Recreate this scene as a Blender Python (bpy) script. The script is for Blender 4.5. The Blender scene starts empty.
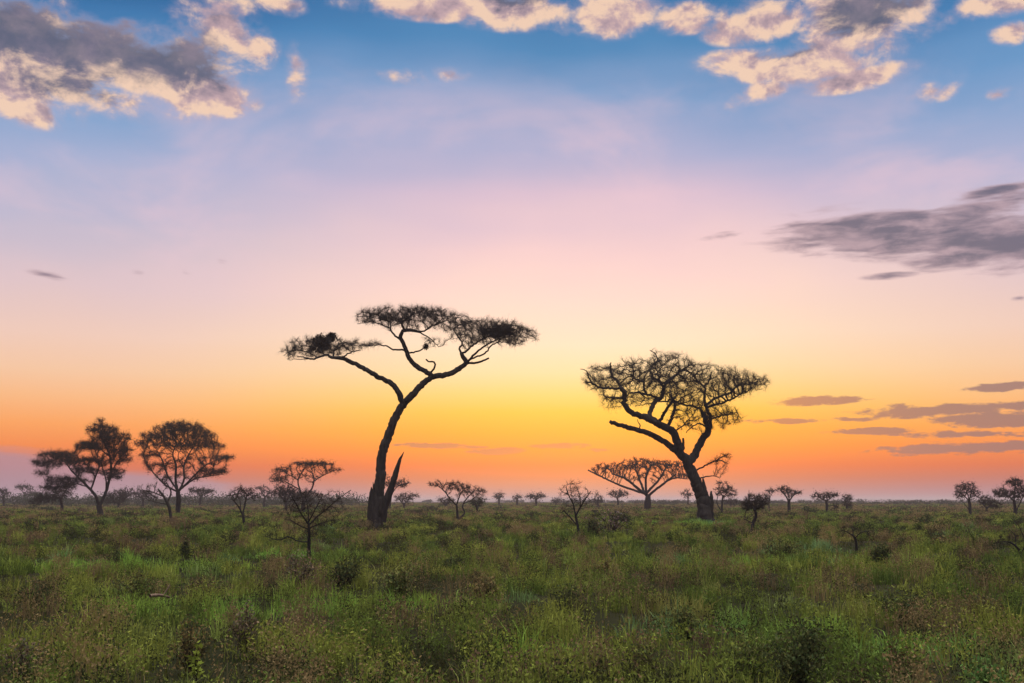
import bpy, math, random
import numpy as np

SEED = 11
random.seed(SEED)
RNG = np.random.default_rng(SEED)
sc = bpy.context.scene
COL = sc.collection
R = math.radians

# ------------------------------------------------------------------ camera
W, H = 1024, 683
F = 995.0                                   # focal length in pixels (35 mm on full frame)
CAM_H = 1.8
HORIZON = 501.0
PITCH = math.atan((HORIZON - H / 2) / F)
cd = bpy.data.cameras.new('camera')
cd.lens, cd.sensor_width = 36.0 * F / W, 36.0
cd.clip_start, cd.clip_end = 0.1, 30000.0
cam = bpy.data.objects.new('camera', cd)
cam.location = (0, 0, CAM_H)
cam.rotation_euler = (math.pi / 2 + PITCH, 0, 0)
COL.objects.link(cam)
sc.camera = cam
CP, SP = math.cos(PITCH), math.sin(PITCH)


def ray(px, py):
    u, v = (px - W / 2) / F, (H / 2 - py) / F
    return u, CP - v * SP, SP + v * CP      # x, y (forward), z (up)


def at(px, py, Y):
    """the point of the place seen at a photo pixel, Y metres ahead"""
    x, y, z = ray(px, py)
    return np.array((x * Y / y, Y, CAM_H + z * Y / y))


def azel(px, py):
    x, y, z = ray(px, py)
    return math.atan2(x, y), math.atan2(z, math.hypot(x, y))


def srgb(r, g, b):
    f = lambda c: c / 12.92 if c <= 0.04045 else ((c + 0.055) / 1.055) ** 2.4
    return (f(r / 255), f(g / 255), f(b / 255), 1.0)


def tag(o, label=None, cat=None, group=None, kind=None):
    for k, v in (('label', label), ('category', cat), ('group', group), ('kind', kind)):
        if v:
            o[k] = v
    return o


# ------------------------------------------------------------------ terrain height
def ground_z(x, y):
    x, y = np.asarray(x, float), np.asarray(y, float)
    d = np.hypot(x, y)
    amp = np.clip(d / 25, 0.25, 1) * np.exp(-d / 900)
    z = 0.055 * np.sin(x * .21 + .6 * np.sin(y * .13)) + 0.05 * np.sin(y * .29 + 1.3 + .8 * np.sin(x * .11))
    z = z + 0.035 * np.sin(x * .63 + y * .41) + 0.03 * np.sin(x * .93 - y * .77 + 2)
    return z * amp


def vnoise(x, y, s, seed):
    """value noise 0..1 on plan coordinates"""
    r = np.random.default_rng(seed).random((64, 64))
    u, v = np.asarray(x) / s, np.asarray(y) / s
    i, j = np.floor(u).astype(int), np.floor(v).astype(int)
    a, b = u - i, v - j
    a, b = a * a * (3 - 2 * a), b * b * (3 - 2 * b)
    g = lambda p, q: r[p % 64, q % 64]
    return (g(i, j) * (1 - a) + g(i + 1, j) * a) * (1 - b) + (g(i, j + 1) * (1 - a) + g(i + 1, j + 1) * a) * b


# ------------------------------------------------------------------ materials
def new_mat(name):
    m = bpy.data.materials.new(name)
    m.use_nodes = True
    m.node_tree.nodes.clear()
    return m, m.node_tree.nodes, m.node_tree.links


def bark_mat(name, c1, c2, scale, rough=0.9, bump=0.5):
    m, N, L = new_mat(name)
    out = N.new('ShaderNodeOutputMaterial')
    b = N.new('ShaderNodeBsdfPrincipled')
    b.inputs['Roughness'].default_value = rough
    b.inputs['Specular IOR Level'].default_value = 0.15
    tc = N.new('ShaderNodeTexCoord')
    mp = N.new('ShaderNodeMapping')
    mp.inputs['Scale'].default_value = (scale, scale, scale * 0.22)
    L.new(tc.outputs['Object'], mp.inputs['Vector'])
    n1 = N.new('ShaderNodeTexNoise')
    n1.inputs['Scale'].default_value = 1.0
    n1.inputs['Detail'].default_value = 7
    n1.inputs['Roughness'].default_value = 0.65
    L.new(mp.outputs[0], n1.inputs['Vector'])
    cr = N.new('ShaderNodeValToRGB')
    cr.color_ramp.elements[0].position, cr.color_ramp.elements[1].position = 0.35, 0.68
    cr.color_ramp.elements[0].color, cr.color_ramp.elements[1].color = (*c1, 1), (*c2, 1)
    L.new(n1.outputs['Fac'], cr.inputs['Fac'])
    L.new(cr.outputs[0], b.inputs['Base Color'])
    bp = N.new('ShaderNodeBump')
    bp.inputs['Strength'].default_value = bump
    bp.inputs['Distance'].default_value = 0.06
    L.new(n1.outputs['Fac'], bp.inputs['Height'])
    L.new(bp.outputs[0], b.inputs['Normal'])
    L.new(b.outputs[0], out.inputs['Surface'])
    return m


def leaf_mat(name, trans=0.35):
    """leaves and blades: the plant's own colour, with shade added for sward and dark weeds, sits in the 'tint' attribute"""
    m, N, L = new_mat(name)
    out = N.new('ShaderNodeOutputMaterial')
    at_ = N.new('ShaderNodeAttribute')
    at_.attribute_name = 'tint'
    d = N.new('ShaderNodeBsdfDiffuse')
    t = N.new('ShaderNodeBsdfTranslucent')
    mx = N.new('ShaderNodeMixShader')
    mx.inputs[0].default_value = trans
    L.new(at_.outputs['Color'], d.inputs['Color'])
    L.new(at_.outputs['Color'], t.inputs['Color'])
    L.new(d.outputs[0], mx.inputs[1])
    L.new(t.outputs[0], mx.inputs[2])
    L.new(mx.outputs[0], out.inputs['Surface'])
    return m


M_BARK = bark_mat('acacia_bark', (0.008, 0.0065, 0.006), (0.034, 0.027, 0.024), 7)
M_TWIG = bark_mat('twig_bark', (0.008, 0.005, 0.0035), (0.016, 0.010, 0.007), 3, bump=0.1)
M_DEAD = bark_mat('dead_wood', (0.007, 0.006, 0.0055), (0.026, 0.021, 0.019), 9)
M_LOG = bark_mat('pale_dead_wood', (0.10, 0.06, 0.045), (0.22, 0.14, 0.10), 12)
M_LEAF = leaf_mat('foliage', 0.25)
M_GRASS = leaf_mat('grass_blades', 0.3)


# ------------------------------------------------------------------ mesh helpers
def mesh_np(name, V, polys, mat, parent=None, tint=None, smooth=False):
    """polys: list of (n, k) index arrays"""
    V = np.ascontiguousarray(V, np.float32)
    me = bpy.data.meshes.new(name)
    me.vertices.add(len(V))
    me.vertices.foreach_set('co', V.ravel())
    polys = [np.asarray(p, np.int32) for p in polys if len(p)]
    idx = np.concatenate([p.ravel() for p in polys])
    sizes = np.concatenate([np.full(len(p), p.shape[1], np.int32) for p in polys])
    me.loops.add(len(idx))
    me.loops.foreach_set('vertex_index', idx)
    me.polygons.add(len(sizes))
    starts = np.zeros(len(sizes), np.int32)
    starts[1:] = np.cumsum(sizes)[:-1]
    me.polygons.foreach_set('loop_start', starts)
    if smooth:
        me.polygons.foreach_set('use_smooth', np.ones(len(sizes), bool))
    if tint is not None:
        a = me.attributes.new('tint', 'FLOAT_COLOR', 'POINT')
        c = np.ones((len(V), 4), np.float32)
        c[:, :3] = tint
        a.data.foreach_set('color', c.ravel())
    me.update(calc_edges=True)
    me.materials.append(mat)
    o = bpy.data.objects.new(name, me)
    COL.objects.link(o)
    if parent is not None:
        o.parent = parent
    return o


class MB:
    """collects pieces of one mesh"""
    def __init__(s):
        s.V, s.P, s.T, s.n = [], [], [], 0

    def add(s, V, polys, tint=None):
        V = np.asarray(V, float)
        for p in polys:
            if len(p):
                s.P.append(np.asarray(p, int) + s.n)
        s.V.append(V)
        if tint is not None:
            s.T.append(np.broadcast_to(np.asarray(tint, float), V.shape))
        s.n += len(V)

    def build(s, name, mat, parent=None, smooth=False, origin=None):
        V = np.concatenate(s.V)
        if origin is not None:
            V = V - origin
        P = {}
        for p in s.P:
            P.setdefault(p.shape[1], []).append(p)
        return mesh_np(name, V, [np.concatenate(v) for v in P.values()], mat, parent,
                       np.concatenate(s.T) if s.T else None, smooth)


def tube(mb, pts, rad, sides, rough=0.0, cap=True):
    """one swept branch with parallel-transported rings"""
    pts, rad = np.asarray(pts, float), np.asarray(rad, float)
    n = len(pts)
    if n < 2:
        return
    T = np.gradient(pts, axis=0)
    T /= np.linalg.norm(T, axis=1)[:, None] + 1e-9
    ref = np.array((1.0, 0, 0)) if abs(T[0][0]) < 0.8 else np.array((0, 1.0, 0))
    rings = []
    ang = np.arange(sides) * 2 * math.pi / sides
    ph = RNG.random(4) * 6.28
    for i in range(n):
        u = ref - T[i] * ref.dot(T[i])
        u /= np.linalg.norm(u) + 1e-9
        v = np.cross(T[i], u)
        ref = u
        r = rad[i]
        k = 1.0
        if rough:
            k = 1 + rough * (0.5 * np.sin(ang * 3 + ph[0] + i * .35) + .35 * np.sin(ang * 5 + ph[1] - i * .5)) \
                + rough * 0.7 * RNG.normal(size=sides) * 0.35
        rings.append(pts[i] + (np.cos(ang) * r * k)[:, None] * u + (np.sin(ang) * r * k)[:, None] * v)
    V = np.concatenate(rings + ([pts[-1:] + T[-1] * rad[-1] * .6] if cap else []))
    a = np.arange(sides)
    b = (a + 1) % sides
    q = [np.stack((a + i * sides, b + i * sides, b + (i + 1) * sides, a + (i + 1) * sides), 1) for i in range(n - 1)]
    polys = [np.concatenate(q)]
    if cap:
        polys.append(np.stack((a + (n - 1) * sides, b + (n - 1) * sides, np.full(sides, n * sides)), 1))
    mb.add(V, polys)


def needles(mb, base, dirs, length, r):
    """thin three-sided twigs"""
    n = len(base)
    if not n:
        return
    dirs = dirs / (np.linalg.norm(dirs, axis=1)[:, None] + 1e-9)
    ref = RNG.normal(size=(n, 3))
    u = np.cross(dirs, ref)
    u /= np.linalg.norm(u, axis=1)[:, None] + 1e-9
    v = np.cross(dirs, u)
    r = np.broadcast_to(np.asarray(r, float), (n,))[:, None]
    length = np.broadcast_to(np.asarray(length, float), (n,))[:, None]
    bend = base + dirs * length * .55 + (u * RNG.normal(size=(n, 1)) + v * RNG.normal(size=(n, 1))) * length * .09
    V = np.empty((n, 7, 3))
    for k in range(3):
        w = u * math.cos(k * 2.0944) + v * math.sin(k * 2.0944)
        V[:, k] = base + w * r
        V[:, 3 + k] = bend + w * r * .6
    V[:, 6] = bend + (dirs + .35 * RNG.normal(size=(n, 3)) * .5) * length * .45
    i = (np.arange(n) * 7)[:, None]
    q = np.concatenate([i + np.array((k, (k + 1) % 3, 3 + (k + 1) % 3, 3 + k)) for k in range(3)])
    t = np.concatenate([i + np.array((3 + k, 3 + (k + 1) % 3, 6)) for k in range(3)])
    mb.add(V.reshape(-1, 3), [q, t])


def leaves(mb, c, size, tint, flat=0.0, wide=.28, rise=0.0):
    """small lozenge leaves at points c"""
    n = len(c)
    if not n:
        return
    a = RNG.normal(size=(n, 3))
    a[:, 2] *= 1 - flat * .6
    a[:, 2] += rise
    a /= np.linalg.norm(a, axis=1)[:, None]
    b = np.cross(a, RNG.normal(size=(n, 3)))
    b /= np.linalg.norm(b, axis=1)[:, None]
    s = np.broadcast_to(np.asarray(size, float), (n,))[:, None] * RNG.uniform(.6, 1.3, (n, 1))
    V = np.stack((c, c + a * s * .5 + b * s * wide, c + a * s, c + a * s * .5 - b * s * wide), 1).reshape(-1, 3)
    i = (np.arange(n) * 4)[:, None]
    mb.add(V, [i + np.arange(4)], np.repeat(np.broadcast_to(tint, (n, 3)), 4, 0))


# ------------------------------------------------------------------ trees
class Skeleton:
    """branch skeleton in photo pixels (x right, y down, q depth) that grows into a crown"""
    def __init__(s, step):
        s.step = step
        s.p, s.par, s.r, s.lim, s.child = [], [], [], [], []

    def node(s, p, par, r, limb):
        s.p.append(np.asarray(p, float))
        s.par.append(par)
        s.r.append(r)
        s.lim.append(limb)
        return len(s.p) - 1

    def nearest(s, x, y):
        d = [(p[0] - x) ** 2 + (p[1] - y) ** 2 for p in s.p]
        return int(np.argmin(d))

    def path(s, pts, limb, slope=0.0, wob=0.25):
        """pts (x, y, width px); starts on the nearest earlier node unless first"""
        pts = [np.array(p, float) for p in pts]
        if s.p:
            par = s.nearest(pts[0][0], pts[0][1])
            q0 = s.p[par][2]
            pts[0][:2] = s.p[par][:2]
        else:
            par, q0 = -1, 0.0
            par = s.node((pts[0][0], pts[0][1], 0), -1, pts[0][2] / 2, limb)
        # smooth (Catmull-Rom) resample
        X = np.array(pts)
        E = np.vstack((2 * X[0] - X[1], X, 2 * X[-1] - X[-2]))
        trav = 0.0
        last = np.array((*s.p[par][:2], q0))
        for i in range(1, len(E) - 2):
            p0, p1, p2, p3 = E[i - 1:i + 3]
            n = max(1, int(np.hypot(*(p2 - p1)[:2]) / s.step))
            for k in range(1, n + 1):
                t = k / n
                c = .5 * (2 * p1 + (p2 - p0) * t + (2 * p0 - 5 * p1 + 4 * p2 - p3) * t * t + (3 * p1 - 3 * p2 + p3 - p0) * t ** 3)
                trav += np.hypot(c[0] - last[0], c[1] - last[1])
                q = q0 + slope * trav
                jit = RNG.normal(size=3) * wob * (s.step * .25)
                last = np.array((c[0] + jit[0], c[1] + jit[1], q + jit[2]))
                par = s.node(last, par, max(c[2], .2) / 2, limb)
        return par

    def grow(s, A, kill, reach, jitter=.25, iters=140, up=0.05, barren=()):
        A = np.asarray(A, float)
        P = np.array(s.p)
        D = ((A[:, None] - P[None]) ** 2).sum(2)
        D[:, [i for i in range(len(P)) if s.lim[i] in barren]] = 1e9
        near, dist = D.argmin(1), D.min(1)
        alive = np.ones(len(A), bool)
        first = len(s.p)
        for _ in range(iters):
            act = alive & (dist < reach * reach)
            if not act.any():
                break
            start = len(s.p)
            acc = {}
            for k in np.nonzero(act)[0]:
                v = A[k] - s.p[near[k]]
                v = v / (np.linalg.norm(v) + 1e-9)
                if near[k] in acc:
                    acc[near[k]] = acc[near[k]] + v
                else:
                    acc[near[k]] = v
            for nk, v in acc.items():
                if s.child_count(nk) > 3:
                    continue
                v = v / (np.linalg.norm(v) + 1e-9) + RNG.normal(size=3) * jitter + np.array((0, -up, 0))
                v /= np.linalg.norm(v) + 1e-9
                s.node(s.p[nk] + v * s.step, nk, None, -1)
                s.kids[nk] = s.kids.get(nk, 0) + 1
            if len(s.p) == start:
                break
            Q = np.array(s.p[start:])
            idx = np.nonzero(alive)[0]
            D = ((A[idx][:, None] - Q[None]) ** 2).sum(2)
            j, dm = D.argmin(1), D.min(1)
            better = dm < dist[idx]
            near[idx[better]] = start + j[better]
            dist[idx[better]] = dm[better]
            alive &= dist > kill * kill
        return first

    kids = None

    def child_count(s, k):
        if s.kids is None:
            s.kids = {}
        return s.kids.get(k, 0)

    def radii(s, tip, expo=2.3, top=3.0):
        n = len(s.p)
        acc = np.zeros(n)
        rad = np.zeros(n)
        for i in range(n - 1, -1, -1):
            if s.r[i] is not None:
                rad[i] = s.r[i]
            else:
                rad[i] = min(max(tip, acc[i] ** (1 / expo)), top)
            if s.par[i] >= 0:
                acc[s.par[i]] += rad[i] ** expo
        for i in range(n):                                   # a branch is thinner than what bears it
            if s.r[i] is None and s.par[i] >= 0:
                rad[i] = min(rad[i], rad[s.par[i]] * .92)
                rad[i] = max(rad[i], tip * .7)
        return rad

    def chains(s, rad, sel):
        ch = {}
        for i in range(len(s.p)):
            if s.par[i] >= 0:
                ch.setdefault(s.par[i], []).append(i)
        out = []
        for i in range(len(s.p)):
            if not sel(i):
                continue
            p = s.par[i]
            if p >= 0 and sel(p) and s.lim[p] == s.lim[i]:
                same = [c for c in ch[p] if sel(c) and s.lim[c] == s.lim[i]]
                if max(same, key=lambda c: rad[c]) == i:
                    continue                                 # continuation of an earlier chain
            c, k = ([p] if p >= 0 else []), i
            c.append(k)
            while True:
                nx = [q for q in ch.get(k, []) if sel(q) and s.lim[q] == s.lim[k]]
                if not nx:
                    break
                k = max(nx, key=lambda q: rad[q])
                c.append(k)
            out.append(c)
        return out


def ellipse_points(E):
    """E: (cx, cy, rx, ry, n[, depth radius]) -> attractors, denser near the upper shell"""
    out = []
    for e in E:
        cx, cy, rx, ry, n = e[:5]
        rq = e[5] if len(e) > 5 else rx * .85
        v = RNG.normal(size=(n, 3))
        v /= np.linalg.norm(v, axis=1)[:, None]
        v *= (RNG.random((n, 1)) ** .42)
        out.append(np.stack((cx + v[:, 0] * rx, cy + v[:, 1] * ry, v[:, 2] * rq), 1))
    return np.concatenate(out)


def tree(name, label, cat, Y, trunk, limbs, crown, group=None, step=2.6, kill=None, reach=60,
         twigs=5, twig_len=(2, 5.5), twig_r=.16, tip=.22, leaf=0, leaf_px=1.4, leaf_tint=(.012, .014, .008),
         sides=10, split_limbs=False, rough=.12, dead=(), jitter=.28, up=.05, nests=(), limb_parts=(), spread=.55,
         bark=None, twig_up=.25, top=2.2, barren=(0,), expo=2.3, wide=1.0, spurs=0, wob=.25, dens=1.0):
    """traced trunk and limbs (pixels with widths) + grown crown; all placed in metres, Y ahead"""
    mpp = Y / F
    sk = Skeleton(step)
    sk.path(trunk, 0, wob=wob)
    for k, l in enumerate(limbs):
        slope = l[0] if not isinstance(l[0], tuple) else RNG.uniform(-1, 1) * spread
        pts = [(a_, b_, c_ * wide) for a_, b_, c_ in (l if isinstance(l[0], tuple) else l[1:])]
        sk.path(pts, k + 1, slope, wob)
    sk.kids = {}
    if crown:
        A = ellipse_points([(*c_[:4], int(c_[4] * dens), *c_[5:]) for c_ in crown])
        sk.grow(A, kill or step * 1.6, reach, jitter, up=up, barren=barren)
    rad = sk.radii(tip, expo, top=top)
    P = np.array(sk.p)
    Wd = np.array([at(p[0], p[1], Y + p[2] * mpp) for p in P])
    base = Wd[0].copy()
    gz = float(ground_z(base[0], base[1]))
    base[2] = gz
    Wd[0][2] = gz - .25
    root = bpy.data.objects.new(name, None)
    root.location = base
    root.empty_display_size = .5
    COL.objects.link(root)
    tag(root, label, cat, group)
    lim = sk.lim
    bark = bark or M_BARK

    def put(sel, nm, mat, rgh):
        mb = MB()
        for c in sk.chains(rad, sel):
            r = rad[c] * mpp
            if sk.par[c[0]] >= 0 or c[0] != 0:
                r[0] = min(r[0], r[1] * 1.15)
            rp = rad[c].max()
            sd = sides if rp > 2 else (7 if rp > .9 else (5 if rp > .45 else 3))
            tube(mb, Wd[c], r, sd, rgh if rp > 1.2 else 0)
        return mb

    if split_limbs:
        mb = put(lambda i: lim[i] == 0, 'trunk', bark, rough)
        mb.build('trunk', bark, root, True, base)
        for k in range(1, len(limbs) + 1):
            if k in limb_parts:
                put(lambda i, k=k: lim[i] == k, 'limb', bark, rough).build('limb', bark, root, True, base)
        minor = [k for k in range(1, len(limbs) + 1) if k not in limb_parts]
    else:
        mb = put(lambda i: lim[i] >= 0, 'trunk', bark, rough)
        mb.build('trunk', bark, root, True, base)
        minor = []
    mbc = put(lambda i: lim[i] < 0 or lim[i] in minor, 'crown', M_TWIG, 0)
    # fine twigs on everything thin
    thin = np.array([i for i in range(len(P)) if lim[i] < 0 and rad[i] < max(tip * 2.6, .55)], int)
    if twigs and len(thin):
        rep = np.repeat(thin, twigs)
        par = np.array([sk.par[i] for i in rep])
        d = P[rep] - P[par]
        d /= np.linalg.norm(d, axis=1)[:, None] + 1e-9
        dv = d * .9 + RNG.normal(size=(len(rep), 3)) * np.array((.6, .5, .6)) + np.array((0, -twig_up, 0))
        dw = np.stack((dv[:, 0], dv[:, 2], -dv[:, 1]), 1)
        L = RNG.uniform(twig_len[0], twig_len[1], len(rep)) * mpp
        f = RNG.random((len(rep), 1))
        b = Wd[par] * (1 - f) + Wd[rep] * f
        needles(mbc, b, dw, L, twig_r * mpp)
        # second-order thorns along the twigs
        m = RNG.random(len(rep)) < .6
        dn = dw[m] / np.linalg.norm(dw[m], axis=1)[:, None]
        b2 = b[m] + dn * (L[m] * RNG.uniform(.3, .8, m.sum()))[:, None]
        needles(mbc, b2, dn * .5 + RNG.normal(size=dn.shape) * .7 + np.array((0, 0, twig_up * .6)), L[m] * .5, twig_r * mpp * .8)
    if spurs:                                                # short dead spurs on the thick limbs
        th = np.array([i for i in range(len(P)) if lim[i] > 0 and sk.par[i] >= 0 and rad[i] > .4])
        th = RNG.choice(th, spurs)
        needles(mbc, Wd[th], RNG.normal(size=(spurs, 3)) + np.array((0, 0, .3)), RNG.uniform(2.5, 6, spurs) * mpp, RNG.uniform(.2, .45, spurs) * mpp)
    if mbc.n:
        cr = mbc.build('crown', M_TWIG, root, False, base)
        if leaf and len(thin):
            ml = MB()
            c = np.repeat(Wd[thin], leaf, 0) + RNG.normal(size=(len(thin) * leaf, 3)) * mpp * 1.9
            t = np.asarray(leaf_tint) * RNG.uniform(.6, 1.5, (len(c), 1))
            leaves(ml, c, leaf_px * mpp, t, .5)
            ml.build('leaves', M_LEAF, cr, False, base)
    for dpts in dead:                                        # broken dead stems of the tree itself
        md = MB()
        q = [np.array(tuple(p) + (1.0,) * (4 - len(p)), float) for p in dpts]
        pp, rr = [], []
        for a, b_ in zip(q[:-1], q[1:]):
            for t in np.linspace(0, 1, 5)[:-1]:
                pp.append(a * (1 - t) + b_ * t)
        pp.append(q[-1])
        pw = np.array([at(p[0] + RNG.normal() * .12, p[1], Y - (p[3] if len(p) > 3 else 1.0) * mpp) for p in pp])
        rr = np.array([max(p[2], .25) / 2 * mpp for p in pp])
        tube(md, pw, rr, 9, .16)
        md.build('broken_stem', M_DEAD, root, True, base)
    return root, Wd, base


def nest(label, Y, px, py, rx, ry, n, group):
    """a lump of sticks and dead leaves lodged in a crown"""
    mpp = Y / F
    c = at(px, py, Y)
    o = np.array((c[0], c[1], c[2] - ry * mpp))
    mb = MB()
    v = RNG.normal(size=(n, 3))
    v /= np.linalg.norm(v, axis=1)[:, None]
    v *= (RNG.random((n, 1)) ** .4)
    lump = 1 + .22 * np.sin(v[:, 0] * 5 + 1) * np.sin(v[:, 2] * 4 + v[:, 1] * 3)
    p = c + v * lump[:, None] * np.array((rx, rx * .8, ry)) * mpp
    d = RNG.normal(size=(n, 3))
    d[:, 2] *= .5
    needles(mb, p - d * .0, d, RNG.uniform(2.0, 4.2, n) * mpp, .16 * mpp)
    ob = mb.build('stick_nest', M_TWIG, None, False, o)
    ob.location = o
    k = MB()
    leaves(k, c + v[: n // 1] * lump[:, None] * np.array((rx, rx * .8, ry)) * mpp * .92, 2.6 * mpp,
           np.array((.012, .009, .006)) * RNG.uniform(.6, 1.5, (n, 1)))
    k.build('dead_leaves', M_LEAF, ob, False, o)
    tag(ob, label, 'nest', group)
    return ob


D1 = 65.0
tree('flat_topped_acacia',
     'tallest acacia with a curved leaning trunk and three separate flat crowns', 'tree', D1,
     [(375.5, 530, 17.5), (376, 516, 14.4), (377.5, 502, 12.5), (379.5, 485, 11), (380.7, 468, 9.4), (383.5, 449, 8.8), (390, 431, 8.2),
      (397, 414.6, 7.6), (402.5, 405, 7.2), (413.8, 393.6, 6.6), (424, 383, 6.0), (431.5, 376.5, 5.6)],
     [
         [-.25, (402, 405, 5), (399.5, 394.6, 4.8), (392, 384, 4.6), (377.5, 376.5, 4.1), (363, 368, 3.9), (351, 362, 3.6), (344, 358.5, 3.4), (332, 357.5, 2.6), (325, 355, 1.9), (312, 359, 1.5), (297, 356, .8)],
         [.3, (431.5, 376.5, 5), (447.5, 374.5, 4.6), (457.7, 369.7, 4.5), (465.8, 363, 4.2), (463, 357, 3.7), (461, 353, 3.2)],
         [-.1, (431.5, 376.5, 4.6), (427, 372, 4.4), (416.7, 366.7, 4.2), (409.4, 358, 4), (406, 349, 3.7), (402, 341, 3.5), (401, 335, 3.4), (405, 330.5, 3.2), (414, 331, 2.6), (420, 332, 2)],
         # left pad
         [.5, (333, 358, 2), (334, 351, 1.6), (339, 344, 1.2)], [-.4, (341, 358, 1.6), (350, 353, 1.2), (361, 350, .7)], [.3, (325, 355, 1.3), (314, 347, 1), (303, 346, .7)],
         # centre pads
         [.5, (402, 341, 2), (394, 334.5, 1.7), (390, 328.5, 1.5), (391, 323, 1.3), (382, 319, 1)],
         [-.5, (405, 350, 1.8), (392, 349, 1.4), (386, 345.5, 1.2), (377.5, 345, .9), (368, 346, .5)],
         [.4, (405, 353, 1.6), (412, 352.7, 1.5), (419.6, 350.6, 1.3), (425.5, 347, 1.2)],
         [-.3, (429, 373, 1.9), (434.5, 367, 1.7), (434, 362.5, 1.6), (428, 361.3, 1.3), (426, 359.4, 1.4)],
         [.5, (414, 331, 1.7), (424, 331, 1.5), (434, 325, 1.3), (445, 321, .9)],
         [-.5, (405, 330, 2.1), (402, 324, 1.7), (407, 318, 1.3)], [.6, (420, 332, 1.3), (431, 339, 1), (438.7, 347, .6)],
         # right pad
         [.5, (461, 353, 2.2), (459, 349, 1.9), (462.5, 343, 1.6), (457, 335, 1.3), (453.5, 329, 1)],
         [-.5, (462, 354, 2.1), (472, 346, 1.8), (481, 340, 1.4), (492, 335, 1)],
         [.4, (466, 362, 2.4), (475, 353.6, 1.9), (484, 346.5, 1.6), (498, 339, 1.1)],
         [-.3, (466, 363, 2.2), (479.7, 362, 1.9), (489, 358, 1.5)],
         [-.6, (469, 359.5, 1.7), (486, 352.5, 1.5), (490, 347, 1.3), (499, 342, 1), (515, 344, .7)],
         [.2, (318, 357, 1.2), (305, 351, .9), (292, 351, .7), (283, 356, .4)], [-.2, (334, 351, 1.1), (345, 345, .9), (360, 346, .5)], [.5, (312, 359, 1), (300, 359, .7), (287, 360, .4)],
         [-.3, (391, 323, 1.2), (378, 315, 1), (362, 312, .6)], [.4, (390, 328.5, 1.2), (374, 322, .9), (357, 324, .5)], [.3, (407, 318, 1.2), (420, 311.5, .9), (437, 311, .5)],
         [-.4, (434, 325, 1.1), (446, 317, .8), (460, 318, .5)], [.2, (382, 319, .9), (369, 317, .7), (356, 316, .4)],
         [-.3, (453.5, 329, 1.1), (466, 322, .9), (482, 320, .6)], [.3, (481, 340, 1.2), (496, 327, 1), (512, 325, .8), (530, 331, .5)], [.5, (498, 339, 1), (515, 336, .8), (533, 339, .4)],
         [-.5, (492, 335, 1), (508, 332, .8), (524, 327, .5)],
     ],
     [(318, 347, 36, 11, 330, 26), (350, 346, 18, 7, 70), (290, 353, 10, 6, 40), (384, 317, 30, 11, 300, 30), (420, 316, 34, 11, 380, 34), (448, 322, 22, 10, 170),
      (372, 344, 10, 4, 20), (487, 331, 42, 13, 480, 36), (515, 338, 24, 10, 170), (432, 342, 10, 6, 22), (470, 340, 18, 10, 60)],
     step=1.9, kill=2.5, reach=17, up=.12, twigs=8, twig_len=(2.5, 9), twig_r=.095, tip=.2, twig_up=.3, dens=.8, expo=2.3, barren=(0, 9, 10, 17), wide=1.12, spurs=70, sides=14, split_limbs=True, limb_parts=(1, 2, 3), rough=.2, wob=.6,
     dead=[((381.5, 522, 9), (384, 506, 8, 2), (392, 485, 6.4, 2.5), (396, 473, 5.2, 3), (399.5, 461, 3.6, 3), (404, 451.5, .3, 3)),
           ((374, 527, 5), (373, 505, 4.6, 4), (373.6, 492, 2.6, 4), (373.2, 482, .4, 4)), ((378, 527, 6), (380, 512, 5, 5), (382.5, 500, 2, 5), (384, 494, .4, 5)),
           ((371, 527, 8), (371, 509, 7.4, 1), (371.3, 495, 5.2, 1.5), (371.5, 487, .8, 1.5))], top=1.5)
G_N = 'stick nests in the tallest acacia'
nest('large dark nest lump in the left crown of the tallest acacia', D1, 321, 343.5, 11, 9.5, 900, G_N)
nest('small round dark nest right on top of the large left lump', D1 - .5, 331.5, 337, 5, 5.4, 260, G_N)
nest('long flat dark nest mass inside the right crown of the tallest acacia', D1, 498, 331.5, 21, 5.6, 900, G_N)
nest('tiny nest knob at the tip of a short branch under the middle crown', D1, 425.8, 346.5, 2.6, 2.8, 90, G_N)

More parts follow.
